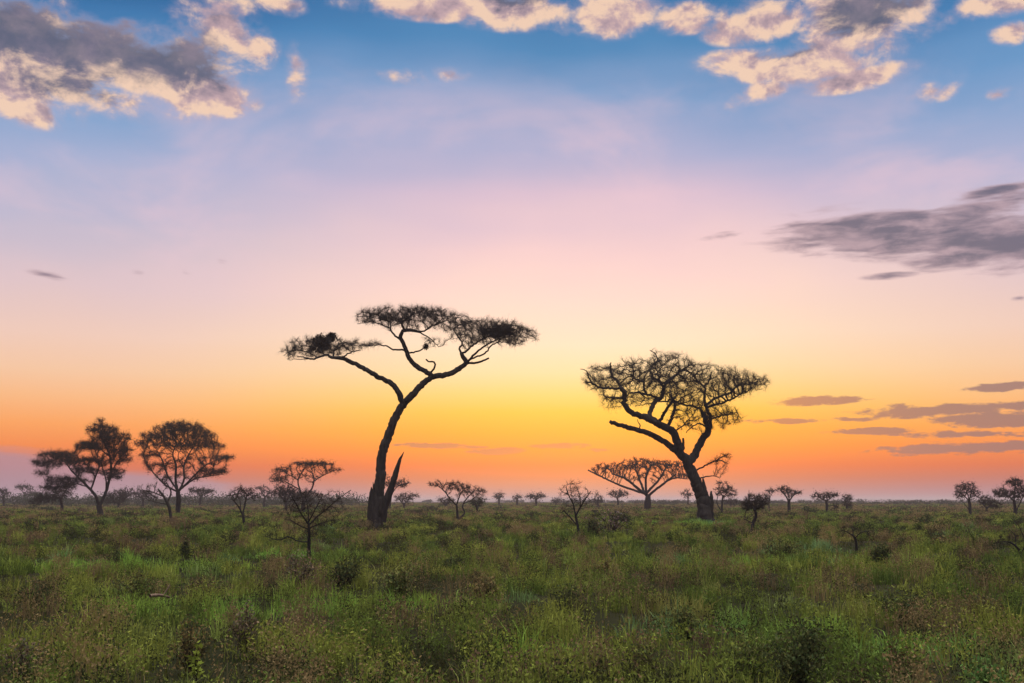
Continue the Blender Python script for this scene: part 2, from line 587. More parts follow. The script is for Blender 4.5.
D2 = 84.0
tree('spreading_acacia',
     'wide acacia with a forked gnarled trunk and a long dead limb pointing left', 'tree', D2,
     [(706, 523, 18), (705, 512, 14.6), (702.5, 498, 12.5), (696.5, 484, 10.6), (690.5, 470, 9.6), (686.5, 461, 9)],
     [
         [-.3, (686.5, 461, 7.4), (679.5, 452, 6.8), (676.6, 440, 6.2), (670.7, 430, 6), (659, 423.5, 5.6), (650, 419, 5.6), (639, 415.5, 4.4), (630, 411.5, 4.2), (624.5, 402.4, 4), (624, 392, 3.6), (619.5, 387, 3)],
         [.35, (688, 464, 7), (694.3, 456, 6.4), (699.4, 443.7, 5.8), (704.4, 437, 5.6), (708, 431, 5), (706, 421, 4.3), (702.6, 411.5, 3.8)],
         [-.15, (681, 454.5, 5), (674, 450, 4.8), (664, 441.5, 4.6), (650.5, 434.2, 4.3), (633.7, 429, 3.8), (622, 425.5, 3.5), (610, 422.3, 2.8)],
         [.5, (650, 419, 3.8), (651, 410, 3.5), (655, 402.4, 3.3), (661.7, 397, 3.1), (664, 388, 2.8), (669, 381, 2.5), (675, 375.5, 2.2), (682, 370, 1.6), (690, 373, 1.2)],
         # left crown
         [.2, (619.5, 387, 2.4), (618, 381, 2.2), (612.5, 376.6, 2), (610.8, 368.4, 1.6), (611, 362.6, 1)],
         [-.4, (621, 388.5, 2.2), (610, 388, 1.9), (598, 387, 1.7), (592.6, 383.7, 1.5), (585.5, 382, 1.2)],
         [-.2, (592, 383.5, 1.4), (588, 376, 1.1), (586, 371, .8), (581, 369, .5)], [.4, (622, 400, 1.8), (613.7, 397.8, 1.5), (604, 397, .8)],
         [-.5, (661, 397.5, 2.2), (650, 395.4, 2), (640.6, 393, 1.8), (630, 393, 1.2)],
         [.3, (648, 395, 1.9), (644, 389, 1.7), (643, 382.5, 1.6), (634.6, 377.8, 1.5), (632.4, 364, 1)],
         [.5, (664, 388, 2), (661, 384, 1.8), (651.5, 374.3, 1.6), (652, 366, 1.5), (658, 360, 1.3), (656, 354.4, 1), (650, 350.5, .6)],
         [-.4, (662, 385, 1.8), (659.4, 379, 1.5), (656, 370, 1)], [.1, (641, 392, 1.5), (645, 398, 1), (640, 404, .7)],
         [-.6, (659, 423, 2.8), (666, 410, 2.4), (672, 402, 2), (671, 394, 1.6)], [.3, (668, 427, 2.8), (672.4, 415, 2.5), (674.7, 406, 2.2), (671, 400, 1.8), (660, 402, 1)],
         [.6, (674, 434, 1.2), (683, 425, 1), (690, 418, .7)], [.5, (682.5, 455, 3), (682.8, 448, 2.7), (683.4, 438.6, 1.7)],
         [0., (639, 431, 1.2), (639.8, 426, .9), (637.5, 419, .5)],
         # right crown
         [.3, (703, 412, 2.8), (701, 409.6, 2.3), (695, 406.6, 2), (685, 404.3, 1.7), (672, 400.5, 1.1)],
         [.4, (708, 431, 3.6), (710.5, 424, 3.3), (710, 417, 3.1), (707.5, 410.6, 3), (706, 405, 2.8), (704, 396.5, 2.3), (706, 389, 2), (704, 386, 1.8), (696, 379, 1.5), (691, 373, 1.1)],
         [.6, (706, 405, 2.4), (713, 399.6, 2.2), (721.5, 396, 2), (732, 391.5, 1.8), (735.6, 386, 1.6), (733.5, 379, 1.3), (738, 372, .8)],
         [-.4, (735, 387, 1.5), (743, 384.3, 1.3), (752, 384, 1.1), (760, 380, .7)],
         [-.6, (707, 407, 2.2), (721.5, 403, 1.9), (732, 399, 1.6), (739, 395, 1.3), (748, 391, .8)],
         [.2, (704, 388, 1.5), (709, 381, 1.2), (711, 371.5, .9)], [-.7, (710, 420, 1.6), (722, 416, 1.2), (738, 412, .7)],
         [.8, (709, 426, 1.5), (699, 424, 1.2), (692, 427, .9), (686, 433, .6)],
         [.5, (695.5, 471.5, 1.4), (707.8, 464, 1.2), (718, 460.3, .9), (728, 463, .5)], [.5, (716, 461, .9), (724, 456, .7), (731, 454, .4)],
         [.3, (699, 480, 1.2), (709, 476, .9), (720, 478, .5)],
     ],
     [(604, 378, 24, 15, 190), (634, 378, 26, 22, 240), (668, 373, 36, 22, 420), (702, 381, 26, 20, 240), (732, 383, 28, 17, 330), (753, 382, 19, 10, 150),
      (612, 402, 17, 9, 60), (692, 412, 30, 22, 160), (722, 416, 22, 16, 130), (640, 400, 20, 8, 60), (675, 392, 35, 14, 180), (597, 384, 14, 8, 50), (722, 460, 12, 9, 26)],
     step=1.9, kill=2.4, reach=18, up=.1, twigs=7, twig_len=(2.2, 8.5), twig_r=.074, tip=.25, dens=1.2, expo=2.0, wide=1.22, barren=(0, 3, 17, 18), spurs=80, sides=14, split_limbs=True, limb_parts=(1, 2, 3, 4), rough=.22, wob=.8,
     dead=[((707.5, 520, 8), (706.5, 502, 7, 2), (704.8, 490, 4.5, 2.5), (703.6, 484, 3.4, 2.6), (703, 477, .8, 2.6)),
           ((709.5, 522, 6), (711.3, 505, 5, 1), (711.5, 497, 3.6, 1), (711, 491, 1.2, 1))], top=1.5)

# the distant acacia between them
tree('distant_acacia', 'broad distant acacia with many fanned stems behind the wide right acacia', 'tree', 175.0,
     [(647.5, 513, 7.4), (647.8, 505, 6.8), (648, 500, 6), (648.2, 496, 5)],
     [[-.3, (646, 496, 3.6), (638.7, 489, 3.2), (630, 482, 2.8), (622, 477, 2.3), (612, 474, 1.6)], [.3, (645, 495, 3), (633, 490, 2.6), (617, 484, 2.3), (602, 477, 1.9), (588, 470, 1.7)],
      [.6, (646, 492, 3), (640, 481, 2.6), (635, 468, 1.7)], [-.6, (648, 492, 3), (646, 478, 2.5), (652, 464, 1.5)], [.3, (649, 492, 3), (657, 482, 2.7), (662, 475, 2.1), (667, 466, 1.4)],
      [-.4, (650, 495, 3.2), (659, 487, 2.8), (667, 481, 2.5), (676, 474, 1.8)], [.1, (667, 481, 2), (676, 478, 1.6), (688, 479, 1)]],
     [(612, 468, 22, 6, 170), (640, 464.5, 28, 6.5, 260), (668, 466, 20, 6.5, 190), (680, 474, 12, 6, 80), (596, 470, 8, 3, 24), (645, 476, 30, 6, 50)],
     step=1.8, kill=2.2, twigs=7, twig_len=(1.5, 4.2), twig_r=.11, tip=.2, expo=2.1, reach=26, wide=.85, barren=(0,))

D_L = 84.0
tree('bushy_acacia', 'bushy open tree at the left with two layered crowns of different height', 'tree', 105.0,
     [(100, 520, 6.4), (100, 513, 6), (99, 505, 5.2)],
     [[-.3, (99, 506, 4), (96, 497, 3.4), (91, 490, 3), (83, 482, 2.4), (73, 472, 1.8), (65, 462, 1.3)], [.3, (100, 507, 4), (104, 497, 3.6), (108, 485, 3.2), (111, 470, 2.8), (110, 457, 2.2), (105, 445, 1.6), (102, 432, 1.1)],
      [.5, (92, 490, 2.3), (95, 478, 2), (99, 466, 1.6), (97, 455, 1.2)], [-.5, (106, 491, 2), (106, 480, 1.6), (103, 470, 1.2)], [.5, (111, 472, 1.5), (119, 460, 1.3), (125, 452, .9)],
      [-.4, (88, 487, 1.4), (77, 484, 1.2), (65, 486, .8)], [.4, (110, 456, 1.4), (96, 446, 1.1), (86, 442, .8)]],
     [(102, 430, 18, 6, 120), (112, 438, 22, 7, 170), (92, 446, 20, 5.5, 120), (119, 450, 15, 7, 120), (126, 459, 8, 5, 50), (58, 455, 22, 4.5, 130), (76, 461, 24, 4.5, 120), (47, 465, 14, 4, 60), (86, 470, 16, 3.5, 50), (64, 480, 22, 4, 80), (114, 474, 14, 6, 60), (102, 461, 14, 6, 50), (101, 421, 5, 4, 8), (42, 473, 9, 3, 34), (38, 462, 8, 3, 24), (56, 487, 18, 3.5, 50)],
     step=1.9, kill=2.2, twigs=11, twig_len=(1.8, 7), twig_r=.085, tip=.15, leaf=3, leaf_px=1.0, reach=24, wide=.85, dens=1.7, expo=2.5)
tree('dome_acacia', 'dense dark dome crowned tree standing right of the bushy open tree', 'tree', 120.0,
     [(177.5, 517, 5.4), (178, 508, 5), (178.5, 498, 4.6), (178, 492, 4.2)],
     [[0., (178, 494, 3.8), (175.5, 480, 3.2), (176, 466, 2.7), (173, 455, 2), (176, 444, 1.3)], [.4, (179, 493, 3), (184, 480, 2.6), (184, 466, 2.2), (189, 454, 1.6), (196, 444, 1.1)],
      [-.5, (180, 492, 2.8), (190, 480, 2.3), (200, 470, 2), (208, 464, 1.4), (222, 457, .9)], [.6, (182, 489, 2.2), (195, 479, 1.9), (210, 476, 1.3), (224, 474, .7)],
      [-.3, (178, 490, 2.6), (168, 476, 2.3), (163, 462, 1.9), (157, 450, 1.2)], [.5, (175, 492, 2.4), (163, 483, 2), (150, 468, 1.6), (143, 456, 1)],
      [-.2, (184, 468, 1.6), (178, 457, 1.2), (182, 447, .8)], [.2, (189, 456, 1.3), (205, 446, .9)]],
     [(180, 428.5, 29, 7, 330), (160, 436, 22, 6, 200), (202, 436, 17, 7, 200), (213, 446, 14, 5, 100), (145, 444, 12, 5, 80), (150, 455, 13, 5, 50), (224, 458, 13, 3.2, 50), (186, 444, 32, 7, 170), (214, 472, 17, 4, 60), (158, 466, 18, 6, 50), (192, 463, 28, 8, 60), (178, 478, 26, 6, 24)],
     step=2.0, kill=2.3, twigs=11, twig_len=(1.6, 5.5), twig_r=.09, tip=.15, leaf=9, leaf_px=1.0, reach=24, wide=.75, expo=2.6, twig_up=.4)
tree('leaning_sapling', 'thin dark sapling leaning left in front of the dome crowned tree', 'tree', 74.0,
     [(172, 527, 3.6), (171, 518, 3.2), (169, 507, 3), (164, 497, 2.4), (158, 489, 1.8)],
     [[.3, (170, 512, 2), (168, 502, 2), (171, 492, 1.6), (166, 482, 1)], [-.4, (164, 497, 1.4), (152, 492, 1.1), (142, 490, .7)], [.2, (168, 504, 1.2), (160, 503, 1), (148, 500, .6)]],
     [(150, 490, 16, 8, 60), (166, 483, 12, 9, 40)], step=2.2, kill=3, twigs=3, twig_len=(1.5, 4), twig_r=.13, tip=.2)

# smaller bare thorn trees in the grass
tree('bare_thorn_tree', 'small leafless thorn tree standing alone left of the tallest acacia', 'tree', 31.0,
     [(309, 562, 3.8), (308.7, 550, 3.4), (309.3, 538, 3.1), (309, 528, 2.7), (308.5, 522, 2.3)],
     [[-.3, (308, 524, 2.2), (302, 515, 1.9), (297, 505, 1.6), (292, 497, 1.1)], [.3, (309, 526, 2.2), (318, 516, 1.9), (328, 508, 1.6), (338, 499, 1.3), (351, 490, .9)],
      [.6, (309, 520, 1.8), (308, 508, 1.4), (305, 496, 1)], [-.6, (310, 522, 1.7), (317, 506, 1.3), (323, 494, .9)], [.2, (308, 541, 1.8), (298, 541, 1.5), (289, 537, 1.4), (279, 540, 1.2), (268, 537, .8)],
      [-.5, (308, 530, 1.6), (299, 525, 1.3), (290, 520, .9)], [.5, (309, 527, 1.5), (322, 523, 1.2), (334, 520, .8)], [0., (277, 540, .9), (276, 532, .7)], [-.4, (338, 499, 1), (340, 492, .7)]],
     [(312, 505, 28, 18, 190), (292, 512, 17, 16, 70), (334, 506, 14, 14, 60), (275, 537, 14, 6, 30), (324, 520, 16, 9, 40), (300, 527, 12, 6, 20)],
     step=2.0, kill=2.2, twigs=3, twig_len=(2.2, 6.5), twig_r=.09, tip=.14, reach=26, bark=M_DEAD, wide=.85, dens=1.35, expo=2.5)
tree('bare_thorn_tree', 'slim bare sapling with a V fork between the dome tree and the flat topped clump', 'tree', 66.0,
     [(244, 530, 3.2), (244, 522, 3), (243, 514, 2.6)],
     [[-.3, (243, 516, 2), (238, 506, 1.7), (232, 499, 1.1)], [.3, (243, 514, 2), (245, 504, 1.7), (247, 495, 1.2)], [.5, (241, 510, 1.4), (240, 500, 1)]],
     [(243, 491, 11, 5, 60), (234, 496, 8, 6, 24), (252, 495, 9, 6, 30)], step=1.8, kill=2, twigs=7, twig_len=(1.5, 4.5), twig_r=.1, tip=.15, leaf=2, leaf_px=1, dens=2, wide=.85, expo=2.6)
tree('flat_topped_thorn_tree', 'flat topped tree with tiered thin crowns behind the small leafless thorn tree', 'tree', 130.0,
     [(303, 514, 4.2), (303, 506, 3.8), (304, 498, 3.4)],
     [[.3, (304, 500, 2.4), (300, 490, 2), (298, 480, 1.7), (303, 471, 1.3)], [-.3, (304, 499, 2.4), (311, 490, 2), (314, 480, 1.7), (312, 472, 1.2)], [.5, (313, 482, 1.5), (322, 476, 1.3), (333, 471, .9)],
      [-.5, (300, 490, 1.6), (290, 484, 1.3), (280, 479, .9)], [.4, (298, 480, 1.3), (288, 474, 1), (282, 470, .7)]],
     [(313, 463.5, 24, 3, 130), (284, 469.5, 12, 2.6, 50), (333, 470, 10, 2.4, 40), (279, 480, 11, 4.5, 60), (286, 492, 14, 6, 50), (306, 474, 18, 6, 30)],
     step=1.7, kill=1.9, twigs=7, twig_len=(1.3, 3.6), twig_r=.11, tip=.16, leaf=5, leaf_px=1, twig_up=.05, dens=1.5, wide=.85, expo=2.6, reach=20)
tree('thicket_tree', 'low tangled tree clump left of the flat topped thin crowns', 'tree', 150.0,
     [(286, 511, 3), (286, 504, 2.6), (285, 498, 2.2)], [[.3, (286, 502, 1.8), (290, 494, 1.4)], [-.3, (286, 501, 1.7), (279, 494, 1.3)], [.4, (287, 504, 1.3), (298, 497, 1)]],
     [(284, 491, 12, 7, 70), (296, 495, 14, 6, 70), (310, 496, 14, 7, 50)], step=1.8, kill=2, twigs=7, twig_len=(1.4, 3.6), twig_r=.11, tip=.16, leaf=3, leaf_px=1, dens=2, expo=2.6)
tree('small_acacia', 'small tiered acacia standing behind the slim V forked sapling', 'tree', 210.0,
     [(264, 510, 2.4), (264, 503, 2.2), (265, 497, 1.8)], [[.3, (265, 498, 1.4), (261, 492, 1.1)], [-.3, (265, 497, 1.4), (270, 491, 1)]],
     [(262, 488, 8, 3, 40), (268, 494, 9, 5, 40)], step=1.7, kill=1.9, twigs=6, twig_len=(1, 2.8), twig_r=.12, tip=.17, leaf=4, leaf_px=1, dens=2, expo=2.6)
tree('twin_stem_tree', 'bare spreading tree on two thin stems right of the tallest acacia', 'tree', 88.0,
     [(457.5, 522, 2.8), (457.5, 514, 2.5), (456.5, 505, 2.2)],
     [[.3, (456.5, 506, 2), (450, 499, 1.8), (445, 492, 1.5), (438, 486, 1.1), (431, 485, .7)], [-.4, (456.5, 505, 1.8), (459, 497, 1.5), (463, 490, 1)], [.2, (465, 521, 2.2), (464.5, 513, 2), (462.5, 506, 1.7), (468, 497, 1.3), (474, 492, .8)],
      [-.3, (463, 505, 1.2), (473, 499, 1), (482, 491, .6)], [.5, (445, 492, 1.1), (450, 486, .8)]],
     [(436, 484, 9, 3.5, 40), (452, 485, 12, 5, 60), (464, 490, 16, 7, 90), (479, 492, 9, 6, 40)], step=1.8, kill=2, twigs=7, twig_len=(1.5, 4.2), twig_r=.1, tip=.15, dens=2, wide=.85, expo=2.6)
tree('bare_thorn_tree', 'ragged leafless bush tree standing halfway between the two big acacias', 'tree', 47.0,
     [(579, 540, 3.4), (578.5, 530, 3), (576.5, 520, 2.4), (575, 512, 2)],
     [[.2, (575, 514, 2), (573, 504, 1.8), (569, 496, 1.5), (566, 487, 1)], [-.3, (576, 516, 2), (581, 506, 1.8), (586, 498, 1.4), (591, 491, .8)], [.5, (578, 526, 1.9), (570, 517, 1.6), (563, 510, 1.1)],
      [.3, (574, 510, 1.4), (572, 499, 1.1), (570, 484, .7)], [-.5, (580, 508, 1.4), (580, 498, 1), (577, 487, .6)], [-.1, (569, 497, 1.1), (561, 491, .7)]],
     [(572, 492, 15, 12, 80), (585, 500, 12, 10, 90), (566, 508, 9, 8, 30)], step=2.0, kill=2.2, twigs=3, twig_len=(2.2, 6.5), twig_r=.09, tip=.14, reach=26, bark=M_DEAD, wide=.85, dens=1.35, expo=2.5)
tree('bushy_thorn_tree', 'compact twiggy thorn tree on a crooked stem right of the wide right acacia', 'tree', 60.0,
     [(752, 531, 3.4), (753, 523, 3.2), (756, 515, 2.8), (754, 509, 2.4)],
     [[.3, (755, 511, 1.8), (750, 503, 1.5), (748, 494, 1)], [-.3, (755, 511, 1.8), (761, 503, 1.4), (766, 497, 1)], [.5, (754, 508, 1.5), (755, 498, 1.1)], [0., (751, 500, .9), (749, 490, .6)], [.2, (752, 522, 1.2), (744, 519, .8)]],
     [(755, 503, 14, 9, 150), (762, 500, 10, 7, 60), (747, 506, 7, 6, 40)], step=1.8, kill=1.9, twigs=8, twig_len=(1.8, 5), twig_r=.11, tip=.15, dens=2, wide=.85, expo=2.6)
tree('low_bare_shrub', 'low leafless shrub with a dark crooked stem alone in the right grass', 'shrub', 32.0,
     [(856.5, 553, 3), (856.3, 545, 2.7), (855, 538, 2.2), (852, 534, 1.8)],
     [[.3, (853, 535, 1.4), (845, 531, 1.1), (838, 531, .6)], [-.4, (855, 538, 1.4), (862, 532, 1), (869, 531, .5)], [.4, (854, 536, 1.2), (853, 528, .7)]],
     [(852, 529, 14, 6, 60), (864, 534, 9, 4, 24), (842, 533, 8, 4, 20)], step=1.9, kill=2.1, twigs=3, twig_len=(2.2, 6), twig_r=.09, tip=.14, bark=M_DEAD, wide=.8, dens=1.2, expo=2.5)
tree('low_bare_shrub', 'low leafless thorn shrub cut by the right edge of the photo', 'shrub', 32.0,
     [(1022, 562, 3), (1020, 552, 2.6), (1016, 546, 2.2), (1010, 542, 1.8)],
     [[.3, (1012, 543, 1.5), (1003, 541, 1.1), (996, 543, .7)], [-.3, (1020, 553, 1.6), (1028, 542, 1.2), (1034, 534, .8)], [.4, (1016, 546, 1.3), (1015, 536, 1), (1008, 528, .6)], [-.5, (1027, 543, 1.2), (1018, 525, .9), (1011, 518, .6)]],
     [(1012, 540, 18, 10, 80), (1032, 535, 16, 12, 50)], step=1.9, kill=2.1, twigs=3, twig_len=(2.2, 6), twig_r=.09, tip=.14, bark=M_DEAD, wide=.8, dens=1.2, expo=2.5)


# background trees, each with its own crown
def small(name, label, Y, bx, by, stems, crown, **k):
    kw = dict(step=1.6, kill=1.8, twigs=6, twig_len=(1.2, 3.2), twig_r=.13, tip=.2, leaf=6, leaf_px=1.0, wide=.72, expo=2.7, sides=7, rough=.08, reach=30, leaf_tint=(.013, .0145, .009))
    kw.update(k)
    limbs = []
    for s in stems[1:]:
        limbs.append([RNG.uniform(-.5, .5)] + list(s))
    crown = [(c[0], c[1], c[2] * 1.05, c[3] * 1.1, int(c[4] * 1.6)) for c in crown]
    tree(name, label, 'tree', Y, stems[0], limbs, crown, group='small trees along the far grass', **kw)


small('edge_acacia', 'dark flat acacia half cut by the left edge of the photo', 240, 4, 506,
      [[(4, 510, 2.4), (4, 503, 2.2), (3, 497, 1.8)], [(3, 498, 1.4), (-3, 493, 1)], [(3, 498, 1.3), (7, 493, .8)]], [(-2, 491, 12, 3, 60), (6, 494, 5, 2, 14)])
small('faint_acacia', 'faint small flat topped acacia near the left edge of the photo', 330, 24, 503,
      [[(24, 507, 1.8), (24, 499, 1.6), (24, 492, 1.3)], [(24, 494, 1), (19, 488, .7)], [(24, 494, 1), (29, 488, .7)]], [(24, 487, 9, 2, 40), (33, 494, 9, 3, 30)])
small('sprawling_tree', 'dark sprawling low tree drooping left of the bushy open tree', 135, 60, 507,
      [[(62, 512, 3.4), (62, 505, 3), (60, 498, 2.6)], [(60, 500, 2), (52, 495, 1.7), (42, 497, 1.2), (34, 501, .7)], [(61, 500, 2), (66, 491, 1.6), (70, 485, 1)], [(60, 499, 1.6), (54, 489, 1.2), (46, 483, .8)], [(46, 484, .8), (43, 476, .6)]],
      [(48, 497, 16, 6, 130), (62, 492, 12, 7, 110), (70, 486, 8, 4, 50), (36, 502, 8, 3.5, 40)], leaf=6, twigs=4)
small('round_bush_tree', 'rounded dark bush tree right behind the trunk of the bushy open tree', 190, 118, 507,
      [[(119, 511, 3), (119, 503, 2.6)], [(119, 504, 1.8), (112, 498, 1.2)], [(119, 504, 1.8), (127, 497, 1.2)], [(119, 504, 1.7), (120, 495, 1)]], [(118, 496, 12, 7, 110), (127, 493, 8, 5, 50), (108, 501, 6, 3, 24)], leaf=6)
small('flat_acacia', 'flat topped acacia seen behind the right side of the dome crowned tree', 230, 200, 506,
      [[(200, 510, 2.6), (200, 502, 2.3), (201, 496, 2)], [(201, 497, 1.5), (195, 491, 1)], [(201, 497, 1.5), (209, 491, 1)]], [(203, 491.5, 14, 3, 90), (193, 490, 6, 2.5, 30)], leaf=5)
small('low_acacia', 'low rounded acacia between the bushy open tree and the leaning sapling', 230, 143, 506,
      [[(143, 510, 2.4), (143, 503, 2.1), (143, 498, 1.7)], [(143, 499, 1.3), (137, 494, .9)], [(143, 499, 1.3), (149, 493, .9)]], [(143, 494, 11, 4, 80), (153, 497, 6, 3, 20)])
small('slender_acacia', 'slender acacia just right of the broken stem of the tallest acacia', 160, 390, 509,
      [[(389.5, 512, 2.3), (390, 503, 2), (391.5, 494, 1.7)], [(391, 495, 1.4), (396, 488, 1.1), (402, 485, .7)], [(391.5, 494, 1.2), (389, 486, .8)]], [(401, 483.5, 10, 4.5, 70), (389, 482, 6, 5, 24)], leaf=3)
small('spreading_bush_tree', 'squat spreading bush tree behind the slender acacia', 200, 404, 506,
      [[(404, 510, 2.6), (404, 503, 2.2)], [(404, 504, 1.6), (398, 498, 1)], [(404, 504, 1.6), (411, 497, 1)]], [(404, 498, 10, 5, 90), (414, 495.5, 7, 2, 26)])
small('dark_bush_tree', 'dark round bush tree behind the left side of the bare two stemmed tree', 210, 446, 506,
      [[(446, 510, 2.2), (446, 504, 2)], [(446, 505, 1.3), (441, 501, .9)], [(446, 505, 1.3), (451, 500, .9)]], [(446, 501, 9, 4, 80)], leaf=6)
small('leafy_bush_tree', 'green leafy bush tree touching the right stem of the bare two stemmed tree', 120, 477, 509,
      [[(477, 512, 2.4), (477, 506, 2.1)], [(477, 507, 1.5), (472, 501, 1)], [(477, 507, 1.5), (482, 500, 1)]], [(477, 502, 8, 5, 90), (482, 499, 5, 3, 30)], leaf=8, leaf_tint=(.03, .045, .018))
small('far_acacia', 'small upright far acacia next right of the bare two stemmed tree', 290, 499, 505,
      [[(499, 508, 2), (499, 502, 1.8), (499, 497, 1.4)], [(499, 498, 1), (495, 494, .7)], [(499, 498, 1), (503, 493, .7)]], [(499, 496, 6.5, 4, 60)])
small('far_acacia', 'small dark knobby far acacia left of the umbrella shaped far acacia', 290, 517, 505,
      [[(517, 508, 2.4), (517, 502, 2.2), (517, 498, 1.8)], [(517, 499, 1.1), (513, 496, .8)], [(517, 499, 1.1), (521, 496, .8)]], [(517, 497, 6, 2.8, 55)])
small('far_acacia', 'small umbrella shaped far acacia with a wide flat crown at mid horizon', 260, 536, 505,
      [[(536, 509, 2.2), (536, 502, 2), (536, 498, 1.7)], [(536, 500, 1.2), (529, 496, .8)], [(536, 500, 1.2), (544, 495, .8)]], [(536, 496, 11, 2.4, 80), (531, 498, 4, 2, 14)])
small('far_acacia', 'tiny far bush tree just left of the ragged leafless bush tree', 300, 556, 505,
      [[(556, 507, 1.8), (556, 502, 1.6)], [(556, 503, 1), (553, 500, .7)], [(556, 503, 1), (559, 499, .7)]], [(556, 501, 5.5, 3, 50)])
small('far_acacia', 'pointed far bush tree just right of the ragged leafless bush tree', 230, 598, 506,
      [[(598, 509, 2), (598, 503, 1.8), (598, 497, 1.4)], [(598, 503, 1), (594, 499, .7)], [(598, 502, 1), (602, 498, .7)]], [(598, 500, 6, 5, 60), (597, 494, 2, 3, 12)])
small('far_acacia', 'pale rounded far acacia left of the distant fan stemmed acacia', 250, 618, 505,
      [[(618, 509, 2.2), (618, 502, 1.9), (617, 497, 1.5)], [(617, 498, 1.1), (611, 495, .8)], [(618, 499, 1.1), (625, 493, .8)]], [(618, 494, 12, 4.5, 80)], leaf=2)
small('far_acacia', 'small far acacia tucked behind the left side of the wide right acacia trunk', 240, 688, 505,
      [[(688, 509, 1.8), (688, 502, 1.6), (688, 497, 1.3)], [(688, 498, 1), (684, 493, .7)]], [(687, 494, 6, 4.5, 50)], leaf=2)
small('thin_stemmed_acacia', 'thin stemmed acacia close behind the right side of the wide right acacia trunk', 130, 722, 509,
      [[(722, 513, 2.3), (722, 504, 2), (723, 495, 1.7)], [(723, 497, 1.3), (719, 490, 1)], [(723, 496, 1.3), (729, 491, .9)], [(716, 512, 1.6), (717, 503, 1.4), (718, 495, 1)]], [(725, 491, 12, 6, 100), (732, 494, 6, 3.5, 36), (720, 483, 8, 1.5, 30)], leaf=3)
small('far_acacia', 'low round far bush right behind the thin stemmed acacia', 230, 731, 506, [[(731, 509, 2), (731, 504, 1.7)], [(731, 505, 1), (726, 501, .8)], [(731, 505, 1), (737, 501, .8)]], [(731, 502, 10, 3.5, 80)])
small('thin_stemmed_acacia', 'thin acacia with a small high tuft, left of the vase shaped tree', 180, 770, 507,
      [[(769, 511, 1.6), (769, 503, 1.4), (770, 496, 1.2)], [(770, 497, .9), (773, 492, .7)]], [(771.5, 491, 7, 2, 45)], leaf=3)
small('vase_shaped_tree', 'vase shaped tree with a thick stem right of the compact thorn tree', 125, 789, 510,
      [[(789, 515, 3.6), (789, 507, 3.3), (789, 500, 3)], [(789, 501, 2.2), (785, 495, 1.7), (780, 490, 1.1)], [(789, 501, 2.2), (793, 496, 1.7), (799, 492, 1.1)], [(789, 500, 1.8), (788, 491, 1.1)]],
      [(785, 490, 8, 4, 70), (796, 492.5, 7, 2.5, 50), (789, 493, 6, 4, 40)], leaf=5)
small('umbrella_acacia', 'small umbrella acacia just left of the round headed far tree', 135, 827, 508,
      [[(827, 513, 2.8), (827, 505, 2.5), (826, 500, 2.1)], [(826, 502, 1.5), (818, 497, 1.1), (812, 496, .7)], [(827, 501, 1.5), (834, 496, 1), (839, 496, .7)], [(827, 505, 1.4), (836, 506, 1)], [(818, 497, .6), (816, 490, .4)]],
      [(820, 496.5, 10, 3.2, 70), (831, 495, 9, 3.4, 70), (836, 506, 3.5, 4, 34)], leaf=4)
small('round_headed_tree', 'small round headed far tree right of the small umbrella acacia', 170, 847, 507,
      [[(847, 511, 2.4), (847, 504, 2.1)], [(847, 505, 1.4), (844, 499, 1)], [(847, 505, 1.4), (850, 498, 1)]], [(847, 499, 5.6, 5, 90), (848, 505, 6, 2.5, 40)], leaf=6)
small('upright_tree', 'upright open tree near the right edge with a thick dark stem', 112, 970, 511,
      [[(970.5, 516, 3.6), (970, 508, 3.2), (969, 499, 2.7)], [(969, 501, 1.8), (962, 494, 1.4), (957, 491, .9)], [(969, 500, 1.9), (972, 490, 1.5), (974, 484, 1)], [(969, 499, 1.7), (966, 489, 1.2), (963, 484, .7)], [(966, 511, 1.2), (964, 503, 1)]],
      [(966, 488, 11, 6, 100), (960, 495, 7, 5, 50), (975, 494, 6, 6, 50)], leaf=4)
small('bush_tree', 'mid height bush tree between the two trees at the right edge', 130, 987, 510,
      [[(987, 514, 2.8), (987, 507, 2.5)], [(987, 508, 1.7), (981, 502, 1.1)], [(987, 508, 1.7), (993, 502, 1.1)]], [(986, 501, 9, 6, 100), (996, 505, 8, 4, 60)], leaf=4)
small('broad_tree', 'broad dark tree with layered crowns at the right edge of the photo', 112, 1014, 512,
      [[(1015, 517, 3.6), (1015, 508, 3.1), (1014, 500, 2.7)], [(1014, 502, 1.9), (1007, 495, 1.5), (1000, 493, 1)], [(1014, 500, 1.9), (1015, 490, 1.5), (1016, 481, .9)], [(1020, 514, 1.8), (1019, 505, 1.6), (1023, 497, 1.2)], [(1014, 498, 1.6), (1024, 489, 1.1)]],
      [(1003, 493, 11, 5, 110), (1014, 482, 9, 4, 80), (1024, 487, 12, 6, 110), (1018, 494, 16, 5, 90)], leaf=5)


